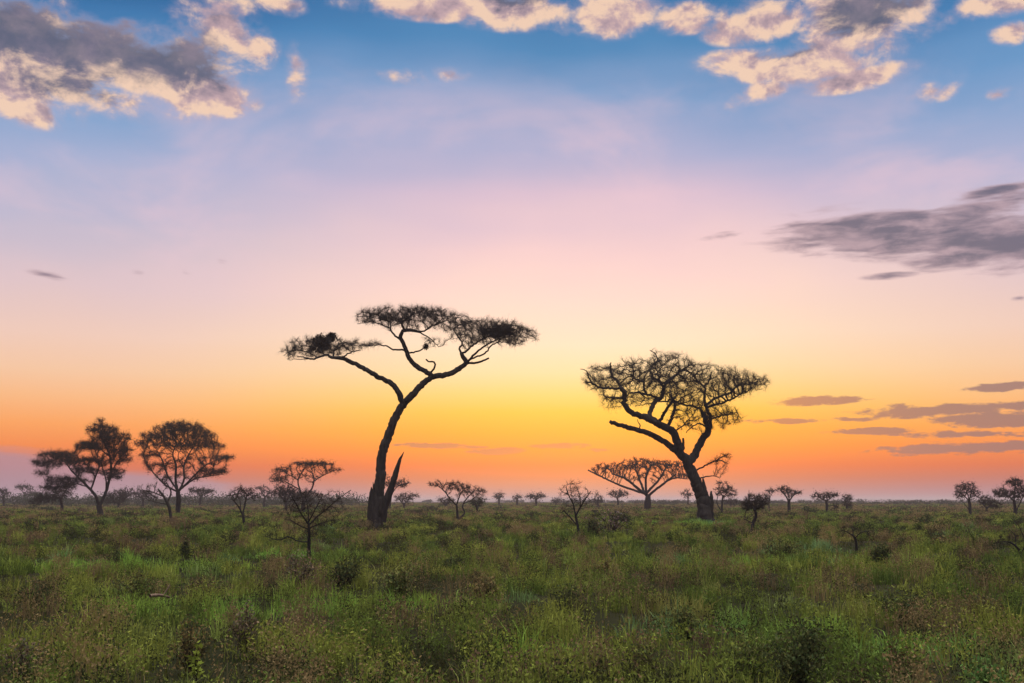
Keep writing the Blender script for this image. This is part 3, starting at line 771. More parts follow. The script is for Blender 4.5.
# ------------------------------------------------------------------ shrubs
def shrub(name, label, px, by, hw, h, tint, n=900, leaf_px=3.0, stems=14, Y=None, group='low shrubs in the grass', woody=.5, bare=0):
    """low shrub: stems from one foot and leaf clumps on them; by = visible foot in the photo"""
    Y = Y or min((CAM_H - .12) * F / (by - HORIZON), 400.0)
    mpp = Y / F
    c = at(px, by, Y)
    c[2] = float(ground_z(c[0], c[1]))
    rx, hz = hw * mpp, h * mpp + .1
    root = bpy.data.objects.new(name, None)
    root.location = c
    COL.objects.link(root)
    tag(root, label, 'shrub', group)
    ms, tips = MB(), []
    for k in range(stems):
        a, e = RNG.random() * 6.283, RNG.random() ** .6
        end = np.array((math.cos(a) * rx * e * .9, math.sin(a) * rx * e * .8, hz * (1 - .45 * e * e) * RNG.uniform(.75, 1.05)))
        p = [np.array((math.cos(a), math.sin(a), 0)) * rx * .12 * RNG.random() - np.array((0, 0, .08))]
        for t in (.25, .5, .75, 1):
            p.append(end * np.array((t ** 1.2, t ** 1.2, t)) + RNG.normal(size=3) * rx * .05)
        p = np.array(p)
        tube(ms, p, np.linspace(.55, .2, 5) * max(mpp, .008) * woody * 2, 5)
        for t in range(1, 5):
            tips.append(p[t])
        q = np.repeat(p[1:], 5, 0)
        needles(ms, q, RNG.normal(size=q.shape) + end / np.linalg.norm(end) * .8, RNG.uniform(.12, .3, len(q)) * hz, .1 * max(mpp, .008) * 2)
    ms.build('stems', M_TWIG, root, False)
    if n:
        tips = np.array(tips)
        w = tips[:, 2] / hz + .25
        idx = RNG.choice(len(tips), n, p=w / w.sum())
        p = tips[idx] + RNG.normal(size=(n, 3)) * np.array((rx * .17, rx * .17, hz * .12))
        p[:, 2] = np.abs(p[:, 2])
        t = np.asarray(tint) * RNG.uniform(.55, 1.6, (n, 1)) * (1 + .25 * RNG.normal(size=(n, 1)).clip(-1, 1) * np.array((1, .3, .2)))
        mb = MB()
        leaves(mb, p, leaf_px * max(mpp, .008), t.clip(.004, .5))
        mb.build('foliage', M_LEAF, root, False)
    return root


DK, OL, BR, PU, GR = (.05, .056, .022), (.085, .09, .03), (.11, .085, .035), (.105, .08, .052), (.07, .11, .03)
for args in [
    ('shrub', 'small dark egg shaped shrub in the grass under the leaning sapling', 186, 551, 5, 13, DK, 500, 2.2),
    ('shrub', 'low dark shrub under the bushy open tree, left of the small dark egg shaped shrub', 118, 556, 13, 9, DK, 600, 2.4),
    ('shrub', 'dark low shrub closest to the left edge in the middle of the grass', 30, 592, 14, 12, DK, 700, 3),
    ('shrub', 'wide dark shrub bank below the leaning sapling, left of the bright green patch', 140, 585, 22, 16, OL, 900, 3),
    ('shrub', 'dark narrow shrub bank joining the bright green patch from the left', 200, 584, 18, 13, DK, 900, 3),
    ('shrub', 'grey brown twiggy shrub right under the small leafless thorn tree', 300, 582, 24, 32, PU, 700, 3),
    ('shrub', 'dark green shrub to the right of the small leafless thorn tree foot', 342, 582, 20, 22, DK, 900, 3.2),
    ('shrub', 'wide olive shrub in the grass below the tallest acacia trunk', 395, 592, 26, 24, OL, 1000, 3.4),
    ('shrub', 'small dark green shrub below the bare two stemmed tree', 455, 562, 14, 9, DK, 600, 2.6),
    ('shrub', 'reddish brown shrub in mid grass below the bare two stemmed tree', 480, 595, 18, 22, BR, 700, 3),
    ('shrub', 'mauve twiggy thicket right beside the ragged leafless bush tree', 612, 533, 24, 26, (.12, .085, .08), 260, 2.2),
    ('shrub', 'dark low thicket at the foot of the ragged leafless bush tree', 592, 536, 12, 15, DK, 600, 2.2),
    ('shrub', 'brown shrub below the ragged leafless bush tree in mid grass', 604, 578, 14, 18, BR, 600, 3),
    ('shrub', 'dark brown shrub in the mid grass below the distant fan stemmed acacia', 565, 602, 20, 17, DK, 700, 3),
    ('shrub', 'dark bushy shrub in front grass straight below the wide right acacia', 686, 625, 24, 22, OL, 900, 3.4),
    ('shrub', 'near dark tuft topped shrub left of the biggest dark front shrub', 646, 662, 16, 28, OL, 700, 4),
    ('shrub', 'biggest dark shrub in the front grass below the compact thorn tree', 800, 672, 40, 52, DK, 2400, 4.2),
    ('shrub', 'olive shrub touching the left side of the biggest dark front shrub', 748, 660, 22, 26, OL, 900, 4),
    ('shrub', 'dark shrub bank on the right, above the low leafy plants', 905, 615, 34, 23, DK, 1300, 3.2),
    ('shrub', 'brown dark shrub bank near the right edge in mid grass', 985, 612, 24, 18, BR, 900, 3.2),
    ('shrub', 'round very dark shrub beside the low leafless shrub in the right grass', 882, 563, 10, 19, DK, 1200, 2.4),
    ('shrub', 'grey green shrub in the grass below the vase shaped tree', 780, 552, 24, 16, OL, 800, 2.4),
    ('shrub', 'low dark mound shrub on the far grass right of the vase shaped tree', 809, 514.5, 10, 8, DK, 700, 1.8),
    ('shrub', 'dark shrub on the far right grass, left of the upright open tree', 925, 526, 12, 10, DK, 600, 2),
    ('shrub', 'brown shrub in the right grass just right of the low leafless shrub', 935, 546, 13, 11, BR, 600, 2.4),
    ('shrub', 'dead red brown plant with curled leaves in the front right grass', 897, 655, 10, 14, (.10, .055, .03), 130, 4),
    ('shrub', 'big olive leafy shrub at the bottom right corner', 990, 690, 34, 36, GR, 1500, 4.6),
    ('shrub', 'brown seedy shrub at the bottom left corner', 25, 668, 26, 38, PU, 1000, 3.6),
    ('shrub', 'dark brown upright shrub in the front grass left of the bright green patch', 190, 655, 20, 42, BR, 900, 3.4),
    ('shrub', 'dry brown shrub in front grass below the small leafless thorn tree', 245, 640, 18, 34, PU, 700, 3.4),
]:
    shrub(*args)


# two leafy weeds and a fallen branch in the front grass
def leafy_weed(label, px, by, h, tint):
    Y = (CAM_H - .05) * F / (by - HORIZON)
    mpp = Y / F
    c = at(px, by, Y)
    c[2] = float(ground_z(c[0], c[1]))
    root = bpy.data.objects.new('leafy_weed', None)
    root.location = c
    COL.objects.link(root)
    tag(root, label, 'plant')
    ms, ml = MB(), MB()
    for k in range(3):
        a = k * 2.1 + RNG.random()
        top = np.array((math.cos(a) * .25 * (k > 0), math.sin(a) * .2 * (k > 0), 1 - .18 * k)) * h * mpp
        p = np.array([top * np.array((t * t, t * t, t)) for t in np.linspace(0, 1, 7)])
        tube(ms, p, np.linspace(.006, .003, 7), 5)
        for q in p[2:]:
            pts = np.repeat(q[None], 4, 0) + RNG.normal(size=(4, 3)) * .01
            leaves(ml, pts, .065, np.asarray(tint) * RNG.uniform(.8, 1.25, (4, 1)), .6)
    ms.build('stem', M_TWIG, root, True)
    ml.build('foliage', M_LEAF, root)


leafy_weed('yellow green leafy weed sticking up in the front left grass', 197, 668, 36, (.16, .19, .03))
leafy_weed('bright green leafy weed in front of the biggest dark front shrub', 800, 676, 40, (.11, .17, .03))

fb = MB()
Yb = 17.0
pp = np.array([at(150 + 19 * t, 596 - 4 * math.sin(t * 2) + 5 * t, Yb - .4 + .3 * t) for t in np.linspace(0, 1, 8)])
o0 = pp[0].copy()
tube(fb, pp - o0, np.linspace(.03, .018, 8), 8, .1)
tube(fb, np.array([pp[5], pp[5] + (.05, .02, .1), pp[5] + (.09, .02, .17)]) - o0, (.016, .013, .008), 6)
fbo = fb.build('fallen_branch', M_LOG, None, True)
fbo.location = o0
tag(fbo, 'pale fallen dead branch lying in the grass left of the bright green patch', 'branch')


# ------------------------------------------------------------------ grass and weeds (nobody could count them)
def scatter(n, dmin, dmax, power, half=50.0):
    """n plan points whose density falls as distance^-power"""
    k = 2 - power
    u = RNG.random(n)
    d = (dmin ** k + u * (dmax ** k - dmin ** k)) ** (1 / k)
    a = R(RNG.uniform(-half, half, n)) if False else np.radians(RNG.uniform(-half, half, n))
    return d * np.sin(a), d * np.cos(a), d


LUSH = [(-4.4, 17.6, 3.0, 2.0), (-11, 28, 5, 3), (-2.2, 17.2, 2.2, 1.1), (-7.5, 33, 3, 2), (3.6, 14, 1.2, 1), (5.2, 12.2, 2.2, 1.0), (0.5, 12.3, 1.2, .8), (-14, 75, 9, 6), (14, 78, 6, 5), (9, 30, 4, 2)]


def lushness(x, y):
    l = np.zeros_like(x)
    for cx, cy, rx, ry in LUSH:
        l = np.maximum(l, np.exp(-(((x - cx) / rx) ** 2 + ((y - cy) / ry) ** 2) * 1.2))
    return np.clip(l + (vnoise(x, y, 3.1, 5) * .5 + vnoise(x, y, 1.1, 6) * .35 + vnoise(x, y, 11, 9) * .4 - .62) * .9, 0, 1)


def blades(mb, x, y, d, B, hmin, hmax, wid, spread, lean, tint, px=0.75, tall=1.0):
    n = len(x)
    X, Yp, Dd = np.repeat(x, B), np.repeat(y, B), np.repeat(d, B)
    N = n * B
    grow = np.clip(Dd / 60, 1, 3.2)
    a = RNG.random(N) * 6.283
    r = np.sqrt(RNG.random(N)) * spread * grow
    bx, by_ = X + np.cos(a) * r, Yp + np.sin(a) * r
    tall = np.repeat(RNG.uniform(.75, 1.2, n) * tall, B)
    h = RNG.uniform(hmin, hmax, N) * tall
    ln = np.abs(RNG.normal(0, lean, N))
    a2 = a + RNG.normal(0, .8, N)
    dx, dy = np.cos(a2) * ln * h, np.sin(a2) * ln * h
    w = np.maximum(wid * RNG.uniform(.6, 1.3, N), px * Dd / F) / 2
    sa = RNG.random(N) * 6.283
    sx, sy = np.cos(sa) * w, np.sin(sa) * w
    z0 = ground_z(bx, by_) - .03
    V = np.empty((N, 5, 3))
    V[:, 0] = np.stack((bx - sx, by_ - sy, z0), 1)
    V[:, 1] = np.stack((bx + sx, by_ + sy, z0), 1)
    mx, my, mz = bx + dx * .35, by_ + dy * .35, z0 + h * .6
    V[:, 2] = np.stack((mx + sx * .8, my + sy * .8, mz), 1)
    V[:, 3] = np.stack((mx - sx * .8, my - sy * .8, mz), 1)
    V[:, 4] = np.stack((bx + dx, by_ + dy, z0 + h * (1 - ln * .3)), 1)
    i = (np.arange(N) * 5)[:, None]
    t = np.repeat(tint, B, 0) * RNG.uniform(.7, 1.35, (N, 1))
    mb.add(V.reshape(-1, 3), [i + np.array((0, 1, 2, 3)), i + np.array((3, 2, 4))], np.repeat(t, 5, 0))
    return V


def mix(a, b, f):
    return np.asarray(a) * (1 - f[:, None]) + np.asarray(b) * f[:, None]


def green_tint(x, y):
    l = lushness(x, y)
    c = mix((.175, .185, .036), (.165, .285, .045), l)
    c = mix(c, (.09, .19, .09), np.clip(vnoise(x, y, 2.3, 31) * 1.8 - 1.05, 0, .75))
    return mix(c, (.20, .15, .06), np.clip(vnoise(x, y, 1.4, 33) * 1.7 - 1.0 - l * .6, 0, .8))


def dry_tint(x, y):
    f = vnoise(x, y, 2.7, 41) * .7 + RNG.random(len(x)) * .4
    return mix((.24, .175, .07), (.10, .062, .042), np.clip(f, 0, 1))


def weed_tint(x, y):
    f = np.clip(vnoise(x, y, 1.6, 51) * 1.4 - .4 + RNG.normal(0, .25, len(x)), 0, 1)
    return mix((.075, .105, .022), (.185, .195, .038), f)


def hummock(x, y):
    """how tall the cover stands: uneven clumps a metre or so across"""
    a_ = vnoise(x, y, .85, 21) * .6 + vnoise(x, y, 2.3, 22) * .4 + (vnoise(x, y, .35, 23) - .5) * .3
    return .35 + 1.25 * np.clip((a_ - .22) / .5, 0, 1.2) ** 1.4


def clumps(n, power, per, rad):
    """clump centres and the plants gathered on each: x, y, d, falloff 1 (middle) .. 0 (rim), clump id"""
    cx, cy, cdist = scatter(n, 4.0, 520, power)
    gr_ = np.clip(cdist / 45, 1, 3.5)
    r0 = rad * RNG.uniform(.6, 1.5, n) * gr_
    i_ = np.repeat(np.arange(n), per)
    a_ = RNG.random(len(i_)) * 6.283
    rr = np.sqrt(RNG.random(len(i_)))
    ex = RNG.uniform(.7, 1.5, n)
    px_ = cx[i_] + np.cos(a_) * rr * r0[i_] * ex[i_]
    py_ = cy[i_] + np.sin(a_) * rr * r0[i_] / ex[i_]
    return cx, cy, px_, py_, np.hypot(px_, py_), 1 - rr ** 2 * .75, i_


def pick(cx, cy, x, y, i_, tint):
    """one colour per clump, varied a little per plant"""
    return tint(cx, cy)[i_] * RNG.uniform(.8, 1.25, (len(x), 1))


def leafy(mb, x, y, d, h, tint, NL, size, spread, low=.15):
    n = len(x)
    f = RNG.uniform(low, 1.0, (n, NL))
    sp = np.clip(d / 45, 1, 3)[:, None] * (1.3 - .6 * f) * spread
    lx = x[:, None] + RNG.normal(0, 1, (n, NL)) * sp
    ly = y[:, None] + RNG.normal(0, 1, (n, NL)) * sp
    lz = ground_z(x, y)[:, None] + h[:, None] * f
    leaves(mb, np.stack((lx, ly, lz), 2).reshape(-1, 3), np.repeat(np.maximum(size, d * .0016), NL), np.repeat(tint, NL, 0) * RNG.uniform(.7, 1.3, (n * NL, 1)), .2, .19, .7)


# grass: a short thin sward and the green tussocks standing in it
g = MB()
x, y, d = scatter(56000, 5.0, 520, 1.2)
blades(g, x, y, d, 7, .07, .2, .009, .13, .6, green_tint(x, y) * .36)  # sward tint darkened to put shade between the tussocks
x, y, d = scatter(86000, 5.0, 300, 1.25)
k = RNG.random(len(x)) < lushness(x, y) * 1.3 - .35
x, y, d = x[k], y[k], d[k]
blades(g, x, y, d, 9, .14, .34, .010, .12, .5, green_tint(x, y), tall=.6 + .7 * vnoise(x, y, .7, 24))
cx, cy, x, y, d, fo, ci = clumps(8200, 1.25, 15, .44)
k = RNG.random(len(cx))[ci] < .55 + .45 * lushness(cx, cy)[ci]
t = pick(cx, cy, x, y, ci, green_tint)
x, y, d, fo, t = x[k], y[k], d[k], fo[k], t[k]
blades(g, x, y, d, 10, .24, .52, .0125, .08, .45, t, tall=fo * (.5 + .9 * vnoise(x, y, 2.1, 22)))
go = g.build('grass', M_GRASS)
tag(go, 'green and olive savanna grass covering the plain', 'grass', kind='stuff')

g = MB()
cx, cy, x, y, d, fo, ci = clumps(3500, 1.22, 11, .32)
k = RNG.random(len(cx))[ci] > .8 * lushness(cx, cy)[ci] + .15
t = pick(cx, cy, x, y, ci, dry_tint)
x, y, d, fo, t = x[k], y[k], d[k], fo[k], t[k]
V = blades(g, x, y, d, 6, .3, .62, .006, .10, .3, t, px=.5, tall=.4 + .6 * fo)
tip, dd, tt = V[:, 4], np.repeat(d, 6), np.repeat(t, 6, 0)
m = RNG.random(len(tip)) < .75
tp, td = np.repeat(tip[m], 7, 0), np.repeat(dd[m], 7)
tp = tp + RNG.normal(size=tp.shape) * np.array((.018, .018, .045)) * np.clip(td / 30, 1, 4)[:, None]
leaves(g, tp, np.maximum(.032, td * .0012), np.repeat(tt[m], 7, 0) * .9)
do = g.build('dry_grass', M_GRASS)
tag(do, 'dry brown grass stems with seed heads mixed into the green grass', 'dry grass', kind='stuff')

g = MB()
cx, cy, x, y, d, fo, ci = clumps(6300, 1.25, 14, .40)
t = pick(cx, cy, x, y, ci, weed_tint)
k = RNG.random(len(cx))[ci] > .5 * lushness(cx, cy)[ci]
x, y, d, fo, t = x[k], y[k], d[k], fo[k], t[k]
h = RNG.uniform(.3, .56, len(x)) * (.4 + .6 * fo)
leafy(g, x, y, d, h, t, 22, .045, .06)
blades(g, x, y, d, 4, .3, .55, .008, .06, .35, t, tall=.45 + .6 * fo)
cx, cy, x, y, d, fo, ci = clumps(4200, 1.22, 16, .42)
t = pick(cx, cy, x, y, ci, lambda a_, b_: mix((.020, .026, .010), (.042, .036, .017), RNG.random(len(a_))))  # near-black weed clumps, their tint standing in for shaded gaps
h = RNG.uniform(.3, .6, len(x)) * (.4 + .6 * fo)
leafy(g, x, y, d, h, t, 22, .042, .06)
wo = g.build('weeds', M_GRASS)
tag(wo, 'leafy olive weeds growing between the grass tufts', 'weeds', kind='stuff')

# far-off bush line that reads as one mass
g = MB()
ms = []
for k in range(1200):
    dd = 1 / RNG.uniform(1 / 1300, 1 / 260)
    a = R(RNG.uniform(-42, 42))
    x0, y0 = dd * math.sin(a), dd * math.cos(a)
    if vnoise(x0, y0, 140, 77) < .38 + (.16 if a > R(12) else 0) - (.3 if a < R(-9) else 0):
        continue
    s = RNG.uniform(1.0, 2.6) * (1.7 if a < R(-8) else 1)
    wv = s * RNG.uniform(.9, 1.9)
    nn = 150
    v = RNG.normal(size=(nn, 3))
    v /= np.linalg.norm(v, axis=1)[:, None]
    v *= RNG.random((nn, 1)) ** .35
    lift = RNG.uniform(.45, .75)
    p = np.stack((x0 + v[:, 0] * wv, y0 + v[:, 1] * wv, np.abs(s * lift + v[:, 2] * s * (1.05 - lift))), 1)
    leaves(g, p, max(.5, dd * .0013), np.array((.03, .034, .022)) * RNG.uniform(.6, 1.4, (nn, 1)), .3)
    q = np.array([(x0 + RNG.normal() * .3 * s, y0, 0) for _ in range(3)])
    leaves(g, np.repeat(q, 4, 0) + np.array((0, 0, 1)) * RNG.uniform(0, s * .6, (12, 1)), .5, np.array((.03, .025, .02)))
tl = g.build('distant_bush_line', M_LEAF)
tag(tl, 'hazy line of far bushes and trees along the horizon', 'bushes', kind='stuff')

# ------------------------------------------------------------------ ground
m, N, L = new_mat('savanna_ground')
out = N.new('ShaderNodeOutputMaterial')
b = N.new('ShaderNodeBsdfDiffuse')
geo = N.new('ShaderNodeNewGeometry')
n1 = N.new('ShaderNodeTexNoise')
n1.inputs['Scale'].default_value, n1.inputs['Detail'].default_value, n1.inputs['Roughness'].default_value = .35, 9, .7
n2 = N.new('ShaderNodeTexNoise')
n2.inputs['Scale'].default_value, n2.inputs['Detail'].default_value = .03, 6
L.new(geo.outputs['Position'], n1.inputs['Vector'])
L.new(geo.outputs['Position'], n2.inputs['Vector'])
cr = N.new('ShaderNodeValToRGB')
e = cr.color_ramp.elements
e[0].position, e[0].color = .36, (.010, .011, .006, 1)  # soil colour lowered to act as shade between the plants
e[1].position, e[1].color = .62, (.026, .021, .013, 1)
cr2 = N.new('ShaderNodeValToRGB')
e = cr2.color_ramp.elements
e[0].position, e[0].color = .4, (.013, .015, .007, 1)
e[1].position, e[1].color = .6, (.03, .026, .014, 1)
mx = N.new('ShaderNodeMixRGB')
mx.inputs[0].default_value = .5
L.new(n1.outputs['Fac'], cr.inputs[0])
L.new(n2.outputs['Fac'], cr2.inputs[0])
L.new(cr.outputs[0], mx.inputs[1])
L.new(cr2.outputs[0], mx.inputs[2])
L.new(mx.outputs[0], b.inputs['Color'])
L.new(b.outputs[0], out.inputs['Surface'])
rings = np.concatenate((np.linspace(0.5, 60, 90), np.geomspace(62, 6500, 70)))
seg = 220
th = np.arange(seg) * 2 * math.pi / seg
gx, gy = np.outer(rings, np.sin(th)), np.outer(rings, np.cos(th))
V = np.stack((gx, gy, ground_z(gx, gy)), 2).reshape(-1, 3)
a = np.arange(seg)
bb = (a + 1) % seg
q = np.concatenate([np.stack((a + i * seg, a + (i + 1) * seg, bb + (i + 1) * seg, bb + i * seg), 1) for i in range(len(rings) - 1)])
V = np.vstack((V, [[0, 0, float(ground_z(0, 0))]]))
ct = np.stack((a, bb, np.full(seg, len(V) - 1)), 1)
gr = mesh_np('ground', V, [q, ct], m, smooth=True)
tag(gr, 'flat savanna ground stretching to the horizon', 'ground', kind='structure')

# low far ridge on the horizon
n = 240
aa = np.radians(np.linspace(-60, 60, n))
hgt = 7 + 5 * vnoise(np.arange(n) * 1.0, np.zeros(n), 17, 91) + 2 * vnoise(np.arange(n) * 1.0, np.zeros(n), 5, 92)
rows = []
for rr, k in ((5000, 0), (5300, .7), (5600, 1), (6200, 0)):
    rows.append(np.stack((rr * np.sin(aa), rr * np.cos(aa), hgt * k - .5 * (k == 0)), 1))
V = np.concatenate(rows)
a = np.arange(n - 1)
q = np.concatenate([np.stack((a + i * n, a + 1 + i * n, a + 1 + (i + 1) * n, a + (i + 1) * n), 1) for i in range(3)])
hl = mesh_np('hills', V, [q], m, smooth=True)
tag(hl, 'low hazy blue ridge along the far horizon', 'hills', kind='structure')

# ------------------------------------------------------------------ haze
HAZE_D = 0.00040
hz = MB()
X0, Z0, Z1 = 7000.0, -2.0, 16.5
V = [(x_, y_, z_) for z_ in (Z0, Z1) for x_, y_ in ((-X0, -X0), (X0, -X0), (X0, X0), (-X0, X0))]
hz.add(V, [[(3, 2, 1, 0), (4, 5, 6, 7), (0, 1, 5, 4), (1, 2, 6, 5), (2, 3, 7, 6), (3, 0, 4, 7)]])
m, N, L = new_mat('haze_air')
out = N.new('ShaderNodeOutputMaterial')
pv = N.new('ShaderNodeVolumePrincipled')
pv.inputs['Color'].default_value = (.50, .44, .53, 1)
pv.inputs['Density'].default_value = HAZE_D
pv.inputs['Anisotropy'].default_value = .35
L.new(pv.outputs[0], out.inputs['Volume'])
ho = hz.build('haze', m)
tag(ho, 'thin mauve morning haze over the plain', 'haze', kind='stuff')

# ------------------------------------------------------------------ sky
SUN_AZ, SUN_EL = azel(585, 470)[0], R(5)
wd = bpy.data.worlds.new('World')
sc.world = wd
wd.use_nodes = True
NT = wd.node_tree
NT.nodes.clear()
N, L = NT.nodes, NT.links


def val(v):
    return v


def wire(sock, v):
    if hasattr(v, 'is_output') or isinstance(v, bpy.types.NodeSocket):
        L.new(v, sock)
    else:
        sock.default_value = v


def mth(op, a, b=None, c=None, clamp=False):
    n_ = N.new('ShaderNodeMath')
    n_.operation = op
    n_.use_clamp = clamp
    wire(n_.inputs[0], a)
    if b is not None:
        wire(n_.inputs[1], b)
    if c is not None:
        wire(n_.inputs[2], c)
    return n_.outputs[0]


def rng(v, a, b, c=0.0, d=1.0, smooth=True):
    n_ = N.new('ShaderNodeMapRange')
    n_.interpolation_type = 'SMOOTHSTEP' if smooth else 'LINEAR'
    n_.clamp = True
    wire(n_.inputs[0], v)
    for k, q_ in enumerate((a, b, c, d)):
        n_.inputs[k + 1].default_value = q_
    return n_.outputs[0]


def mixc(f, a, b):
    n_ = N.new('ShaderNodeMixRGB')
    wire(n_.inputs[0], f)
    wire(n_.inputs[1], a)
    wire(n_.inputs[2], b)
    return n_.outputs[0]


def ramp(v, stops):
    n_ = N.new('ShaderNodeValToRGB')
    els = n_.color_ramp.elements
    stops = sorted(stops)
    for k, (p, c) in enumerate(stops):
        if k < 2:
            e_ = els[k]
            e_.position = p
        else:
            e_ = els.new(p)
        e_.color = c
    els[0].position, els[1].position = stops[0][0], stops[1][0]
    wire(n_.inputs[0], v)
    return n_.outputs[0]


tc = N.new('ShaderNodeTexCoord')
sx = N.new('ShaderNodeSeparateXYZ')
L.new(tc.outputs['Generated'], sx.inputs[0])
AZ = mth('ARCTAN2', sx.outputs[0], sx.outputs[1])
EL = mth('ARCSINE', sx.outputs[2])
cmb = N.new('ShaderNodeCombineXYZ')
L.new(AZ, cmb.inputs[0])
L.new(EL, cmb.inputs[1])
C2 = cmb.outputs[0]


def mapping(vec, scale, loc=(0, 0, 0), rot=0.0, kind='POINT'):
    n_ = N.new('ShaderNodeMapping')
    n_.vector_type = kind
    L.new(vec, n_.inputs['Vector'])
    n_.inputs['Location'].default_value = loc
    n_.inputs['Rotation'].default_value = (0, 0, rot)
    n_.inputs['Scale'].default_value = scale
    return n_.outputs[0]


def noise(vec, scale, detail=6, rough=.55, dist=0.0):
    n_ = N.new('ShaderNodeTexNoise')
    L.new(vec, n_.inputs['Vector'])
    n_.inputs['Scale'].default_value = scale
    n_.inputs['Detail'].default_value = detail
    n_.inputs['Roughness'].default_value = rough
    n_.inputs['Distortion'].default_value = dist
    return n_.outputs['Fac']


# clear-sky colour by elevation: toward the glow, at its sides, and behind
T0, T1 = -0.06, 0.62
soft = noise(mapping(C2, (1.2, 9, 1)), 1.6, 3, .5)
soft2 = noise(mapping(C2, (1, 1.6, 1), (1.3, .6, 0), R(20)), 2.6, 3, .5)
ELW = mth('ADD', EL, mth('ADD', mth('MULTIPLY', mth('SUBTRACT', soft, .5), .05), mth('MULTIPLY', mth('SUBTRACT', soft2, .5), .11)))
ELs = mth('ADD', mth('MULTIPLY', ELW, rng(EL, .08, .28)), mth('MULTIPLY', EL, mth('SUBTRACT', 1.0, rng(EL, .08, .28))))
TT = rng(ELs, T0, T1, smooth=False)


def stops(cols, x=512):
    return [((azel(x, yy)[1] - T0) / (T1 - T0), srgb(*c)) for yy, c in cols]


SKY_C = [(0, (48, 110, 164)), (50, (76, 134, 184)), (100, (124, 156, 199)), (150, (172, 173, 206)), (200, (216, 188, 206)), (250, (242, 203, 203)), (300, (254, 215, 200)),
         (345, (255, 222, 190)), (372, (255, 217, 162)), (394, (255, 206, 112)), (412, (255, 190, 52)), (432, (255, 164, 12)), (450, (255, 134, 6)), (466, (236, 98, 28)), (478, (206, 94, 62)), (490, (176, 102, 102)), (506, (152, 114, 132))]
SKY_S = [(0, (36, 94, 150)), (50, (60, 120, 174)), (100, (100, 148, 196)), (150, (134, 163, 204)), (200, (164, 174, 208)), (250, (192, 184, 205)), (300, (222, 194, 198)),
         (345, (238, 200, 184)), (380, (244, 196, 160)), (405, (248, 182, 128)), (430, (250, 158, 86)), (450, (244, 132, 62)), (468, (216, 102, 64)), (480, (186, 102, 94)), (490, (168, 110, 122)), (506, (146, 116, 142))]
SKY_B = [(0, (120, 140, 190)), (100, (150, 155, 195)), (200, (190, 170, 195)), (300, (205, 175, 190)), (380, (180, 165, 190)), (450, (140, 145, 180)), (506, (120, 130, 165))]
dAZ = mth('ABSOLUTE', mth('SUBTRACT', AZ, SUN_AZ))
cC, cS, cB = ramp(TT, stops(SKY_C)), ramp(TT, stops(SKY_S)), ramp(TT, stops(SKY_B))
clear = mixc(rng(dAZ, R(3), R(29)), cC, cS)
vl = noise(mapping(C2, (1, 2.2, 1), (.4, .2, 0), R(-24)), 4.5, 5, .55, .5)
vmask = mth('MULTIPLY', rng(EL, azel(512, 330)[1], azel(512, 230)[1]), rng(EL, azel(512, 40)[1], azel(512, 150)[1]))
clear = mixc(mth('MULTIPLY', mth('MULTIPLY', rng(vl, .42, .72), vmask), .42), clear, srgb(240, 200, 208))
clear = mixc(rng(dAZ, R(45), R(120)), clear, mixc(.4, cB, (.6, .62, .6, 1)))
clear = mixc(rng(EL, .75, 1.2), clear, (6.0, 6.05, 5.75, 1))  # unseen bright zenith, added to light the plain steeply from above
clear = mixc(rng(EL, -.03, -.2), clear, srgb(90, 80, 70))


def blobs(E, soft_=1.0):
    """max of soft ellipses given in photo pixels -> mask 0..1"""
    acc = None
    for e_ in E:
        cx, cy, rx, ry = e_[:4]
        rot = e_[4] if len(e_) > 4 else 0.0
        st = e_[5] if len(e_) > 5 else 1.0
        a0, e0 = azel(cx, cy)
        ax, ay = azel(cx + 1, cy)[0] - a0, e0 - azel(cx, cy + 1)[1]
        v = mapping(C2, (rx * ax, ry * ay, 1), (a0, e0, 0), R(-rot), 'TEXTURE')
        ln = N.new('ShaderNodeVectorMath')
        ln.operation = 'LENGTH'
        L.new(v, ln.inputs[0])
        o_ = rng(ln.outputs['Value'], 1.35, 0.2, 0.0, st, smooth=False)
        acc = o_ if acc is None else mth('MAXIMUM', acc, o_)
    return acc


# heaped clouds along the top
nz = noise(mapping(C2, (1, 1.45, 1)), 23, 9, .60, .2)
nzs = noise(mapping(C2, (1, 1.45, 1), (0, -.018, 0)), 23, 9, .60, .2)
nz2 = noise(mapping(C2, (1, 1.4, 1), (3.1, 1.7, 0)), 9, 5, .55, .4)
cu = blobs([(40, 60, 105, 56, 0, 1.25), (150, 72, 95, 44, 0, 1.2), (25, 108, 40, 20), (195, 92, 58, 24), (215, 25, 50, 40, 0, .62), (120, 100, 70, 20), (282, 4, 24, 12), (262, 50, 18, 26, 0, .55), (298, 70, 14, 30, 0, .5),
            (440, 3, 105, 17), (525, 10, 70, 20), (600, 14, 58, 24), (685, 18, 32, 16), (397, 74, 38, 12, 8, .62), (450, 74, 22, 8, 0, .5),
            (760, 22, 55, 22), (865, 16, 78, 42), (790, 66, 85, 20, 5), (760, 92, 34, 12, -15, .8), (862, 78, 52, 12, -4, .95), (922, 93, 22, 11, 0, .55), (950, 91, 18, 8, -15, .5), (1001, 92, 15, 8, 0, .5),
            (1000, 3, 70, 14), (1008, 34, 26, 12, 0, .65)])
dens = mth('ADD', cu, mth('MULTIPLY', mth('ADD', mth('SUBTRACT', nz, .5), mth('MULTIPLY', mth('SUBTRACT', nz2, .5), .8)), 2.0))
cu_a = mth('MULTIPLY', rng(dens, .27, .70), rng(cu, .03, .25))
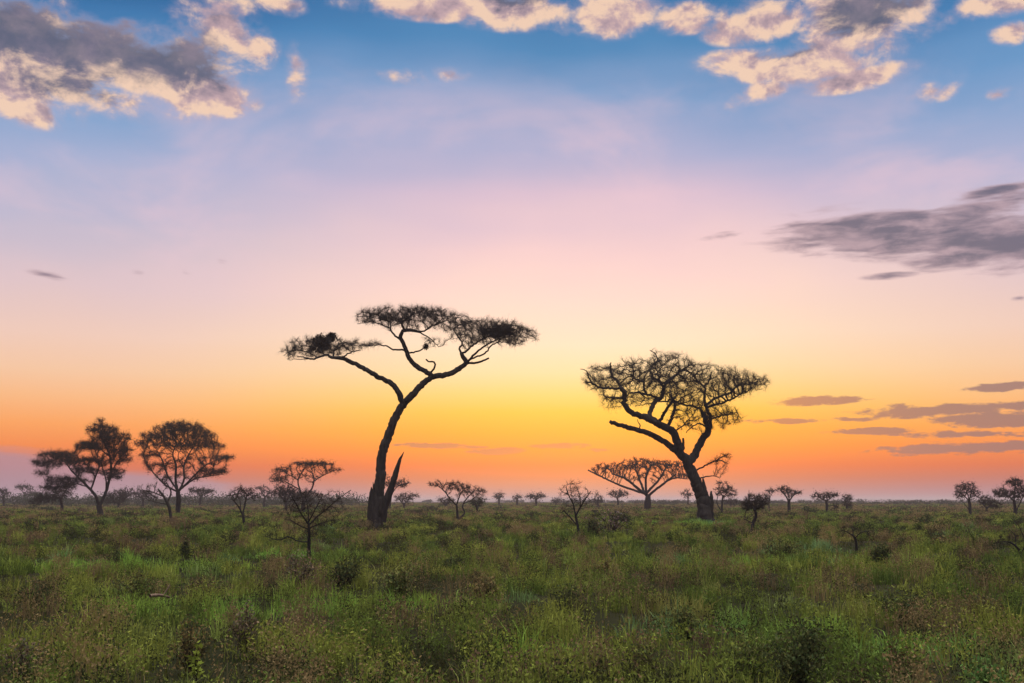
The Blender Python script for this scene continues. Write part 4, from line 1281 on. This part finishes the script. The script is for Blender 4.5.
core = blobs([(20, 25, 80, 40), (85, 45, 75, 34), (150, 55, 75, 34), (195, 58, 40, 26), (60, 80, 60, 20, 0, .6), (110, 20, 60, 26), (862, 10, 46, 24), (890, 4, 40, 12), (742, 2, 32, 9, 0, .8), (790, 50, 30, 8, 0, .7), (515, -2, 30, 7, 0, .8)])
under = mth('MULTIPLY', mth('SUBTRACT', nzs, nz), 2.2)
core = rng(mth('ADD', mth('ADD', core, under), mth('MULTIPLY', mth('SUBTRACT', nz, .5), .9)), .0, .72)
lit = mixc(rng(mth('ADD', nz2, mth('ADD', mth('MULTIPLY', mth('SUBTRACT', nz, .5), .6), mth('MULTIPLY', under, .9))), .38, .72), srgb(243, 206, 178), srgb(196, 164, 168))
cucol = mixc(mth('MULTIPLY', core, .93), lit, mixc(rng(nz, .35, .7), srgb(70, 82, 108), srgb(122, 112, 132)))
veil = mth('MULTIPLY', rng(dens, .0, .55), rng(cu, .0, .3))
sky = mixc(mth('MULTIPLY', veil, .34), clear, srgb(206, 176, 184))
sky = mixc(mth('MULTIPLY', cu_a, .93), sky, cucol)

# long streaks on the right
ns = noise(mapping(C2, (1, 5, 1), (.7, .3, 0), R(2)), 14, 7, .56, .3)
st1 = blobs([(905, 232, 145, 26, 4, 1.1), (990, 244, 90, 30, 4, 1.15), (850, 230, 90, 14, 2, .9), (1000, 190, 60, 6, -6, .9), (970, 208, 90, 16, -6, .62), (880, 216, 80, 7, 2, .55), (722, 236, 26, 4, -8, .55), (890, 276, 36, 4, 0, .4), (1020, 298, 10, 3, 0, .6),
             (40, 272, 26, 6, 12, .5), (140, 273, 12, 5, 0, .38), (184, 271, 9, 6, 30, .4), (222, 262, 8, 4, 0, .34), (282, 276, 18, 5, 0, .36)])
d1 = mth('ADD', st1, mth('MULTIPLY', mth('SUBTRACT', ns, .5), 2.2))
a1 = mth('MULTIPLY', rng(d1, .08, .70), rng(st1, .03, .25))
sky = mixc(mth('MULTIPLY', a1, .88), sky, mixc(mth('MULTIPLY', rng(d1, .3, .95), rng(noise(mapping(C2, (1, 3.2, 1), (.5, .1, 0), R(3)), 22, 7, .56, .3), .28, .6)), srgb(176, 148, 158), srgb(88, 84, 106)))
st2 = blobs([(822, 400, 48, 5, -1), (1002, 387, 38, 5, -3), (930, 411, 85, 6.5, 0), (900, 407, 24, 5, 0, .7), (990, 419, 62, 9, 2), (790, 421, 48, 3, 1, .9), (850, 419, 30, 3, 0, .7), (880, 431, 55, 3.6, 0, .9), (965, 434, 80, 4, 1, .85), (965, 448, 95, 6.5, 0), (905, 452, 30, 4, 0, .8),
             (432, 445.5, 34, 3, 0, .9), (500, 451, 30, 3.4, -1, 1), (558, 446, 30, 3, 0, .9), (600, 450, 16, 2.6, 0, .8), (480, 447, 20, 2, 0, .7), (1010, 406, 30, 5, 0, .7)])
nr = noise(mapping(C2, (1, 2.6, 1), (.2, .9, 0)), 45, 8, .65, .2)
d2 = mth('ADD', st2, mth('ADD', mth('MULTIPLY', mth('SUBTRACT', ns, .5), 1.5), mth('MULTIPLY', mth('SUBTRACT', nr, .5), 1.9)))
a2 = mth('MULTIPLY', rng(d2, .2, .6), rng(st2, .03, .25))
sky = mixc(mth('MULTIPLY', a2, .85), sky, mixc(rng(dAZ, R(2), R(22)), srgb(206, 110, 70), srgb(140, 102, 106)))
# grey-mauve bank low on the left
bank = blobs([(-60, 490, 190, 44), (40, 495, 230, 26, 0, .8)])
a3 = rng(mth('ADD', bank, mth('MULTIPLY', mth('SUBTRACT', ns, .5), .35)), .18, .42)
sky = mixc(mth('MULTIPLY', a3, .7), sky, srgb(156, 134, 158))

bg = N.new('ShaderNodeBackground')
L.new(sky, bg.inputs['Color'])
bg.inputs['Strength'].default_value = 1.0
nk = N.new('ShaderNodeTexSky')
nk.sky_type = 'NISHITA'
nk.sun_disc = False
nk.sun_elevation = SUN_EL
nk.sun_rotation = SUN_AZ
bg2 = N.new('ShaderNodeBackground')
L.new(nk.outputs[0], bg2.inputs['Color'])
bg2.inputs['Strength'].default_value = 0.006
ad = N.new('ShaderNodeAddShader')
L.new(bg.outputs[0], ad.inputs[0])
L.new(bg2.outputs[0], ad.inputs[1])
wo_ = N.new('ShaderNodeOutputWorld')
L.new(ad.outputs[0], wo_.inputs['Surface'])

sl = bpy.data.lights.new('sun', 'SUN')
sl.energy = 2.4
sl.angle = R(14)
sl.color = (1.0, .68, .36)
so = bpy.data.objects.new('sun', sl)
# the lamp's -Z points from the sun to the ground
from mathutils import Vector
dirv = Vector((math.sin(SUN_AZ) * math.cos(SUN_EL), math.cos(SUN_AZ) * math.cos(SUN_EL), math.sin(SUN_EL)))
so.rotation_euler = dirv.to_track_quat('Z', 'Y').to_euler()
so.location = (0, 100, 60)
COL.objects.link(so)

# ------------------------------------------------------------------ render settings
sc.view_settings.view_transform = 'Standard'
sc.view_settings.look = 'None'
sc.view_settings.exposure = 0.0
sc.view_settings.gamma = 1.0
sc.render.engine = 'CYCLES'
sc.cycles.max_bounces = 6
sc.cycles.diffuse_bounces = 2
sc.cycles.transmission_bounces = 2
sc.cycles.volume_bounces = 1
sc.cycles.use_denoising = True
sc.cycles.denoising_prefilter = 'ACCURATE'
sc.render.film_transparent = False
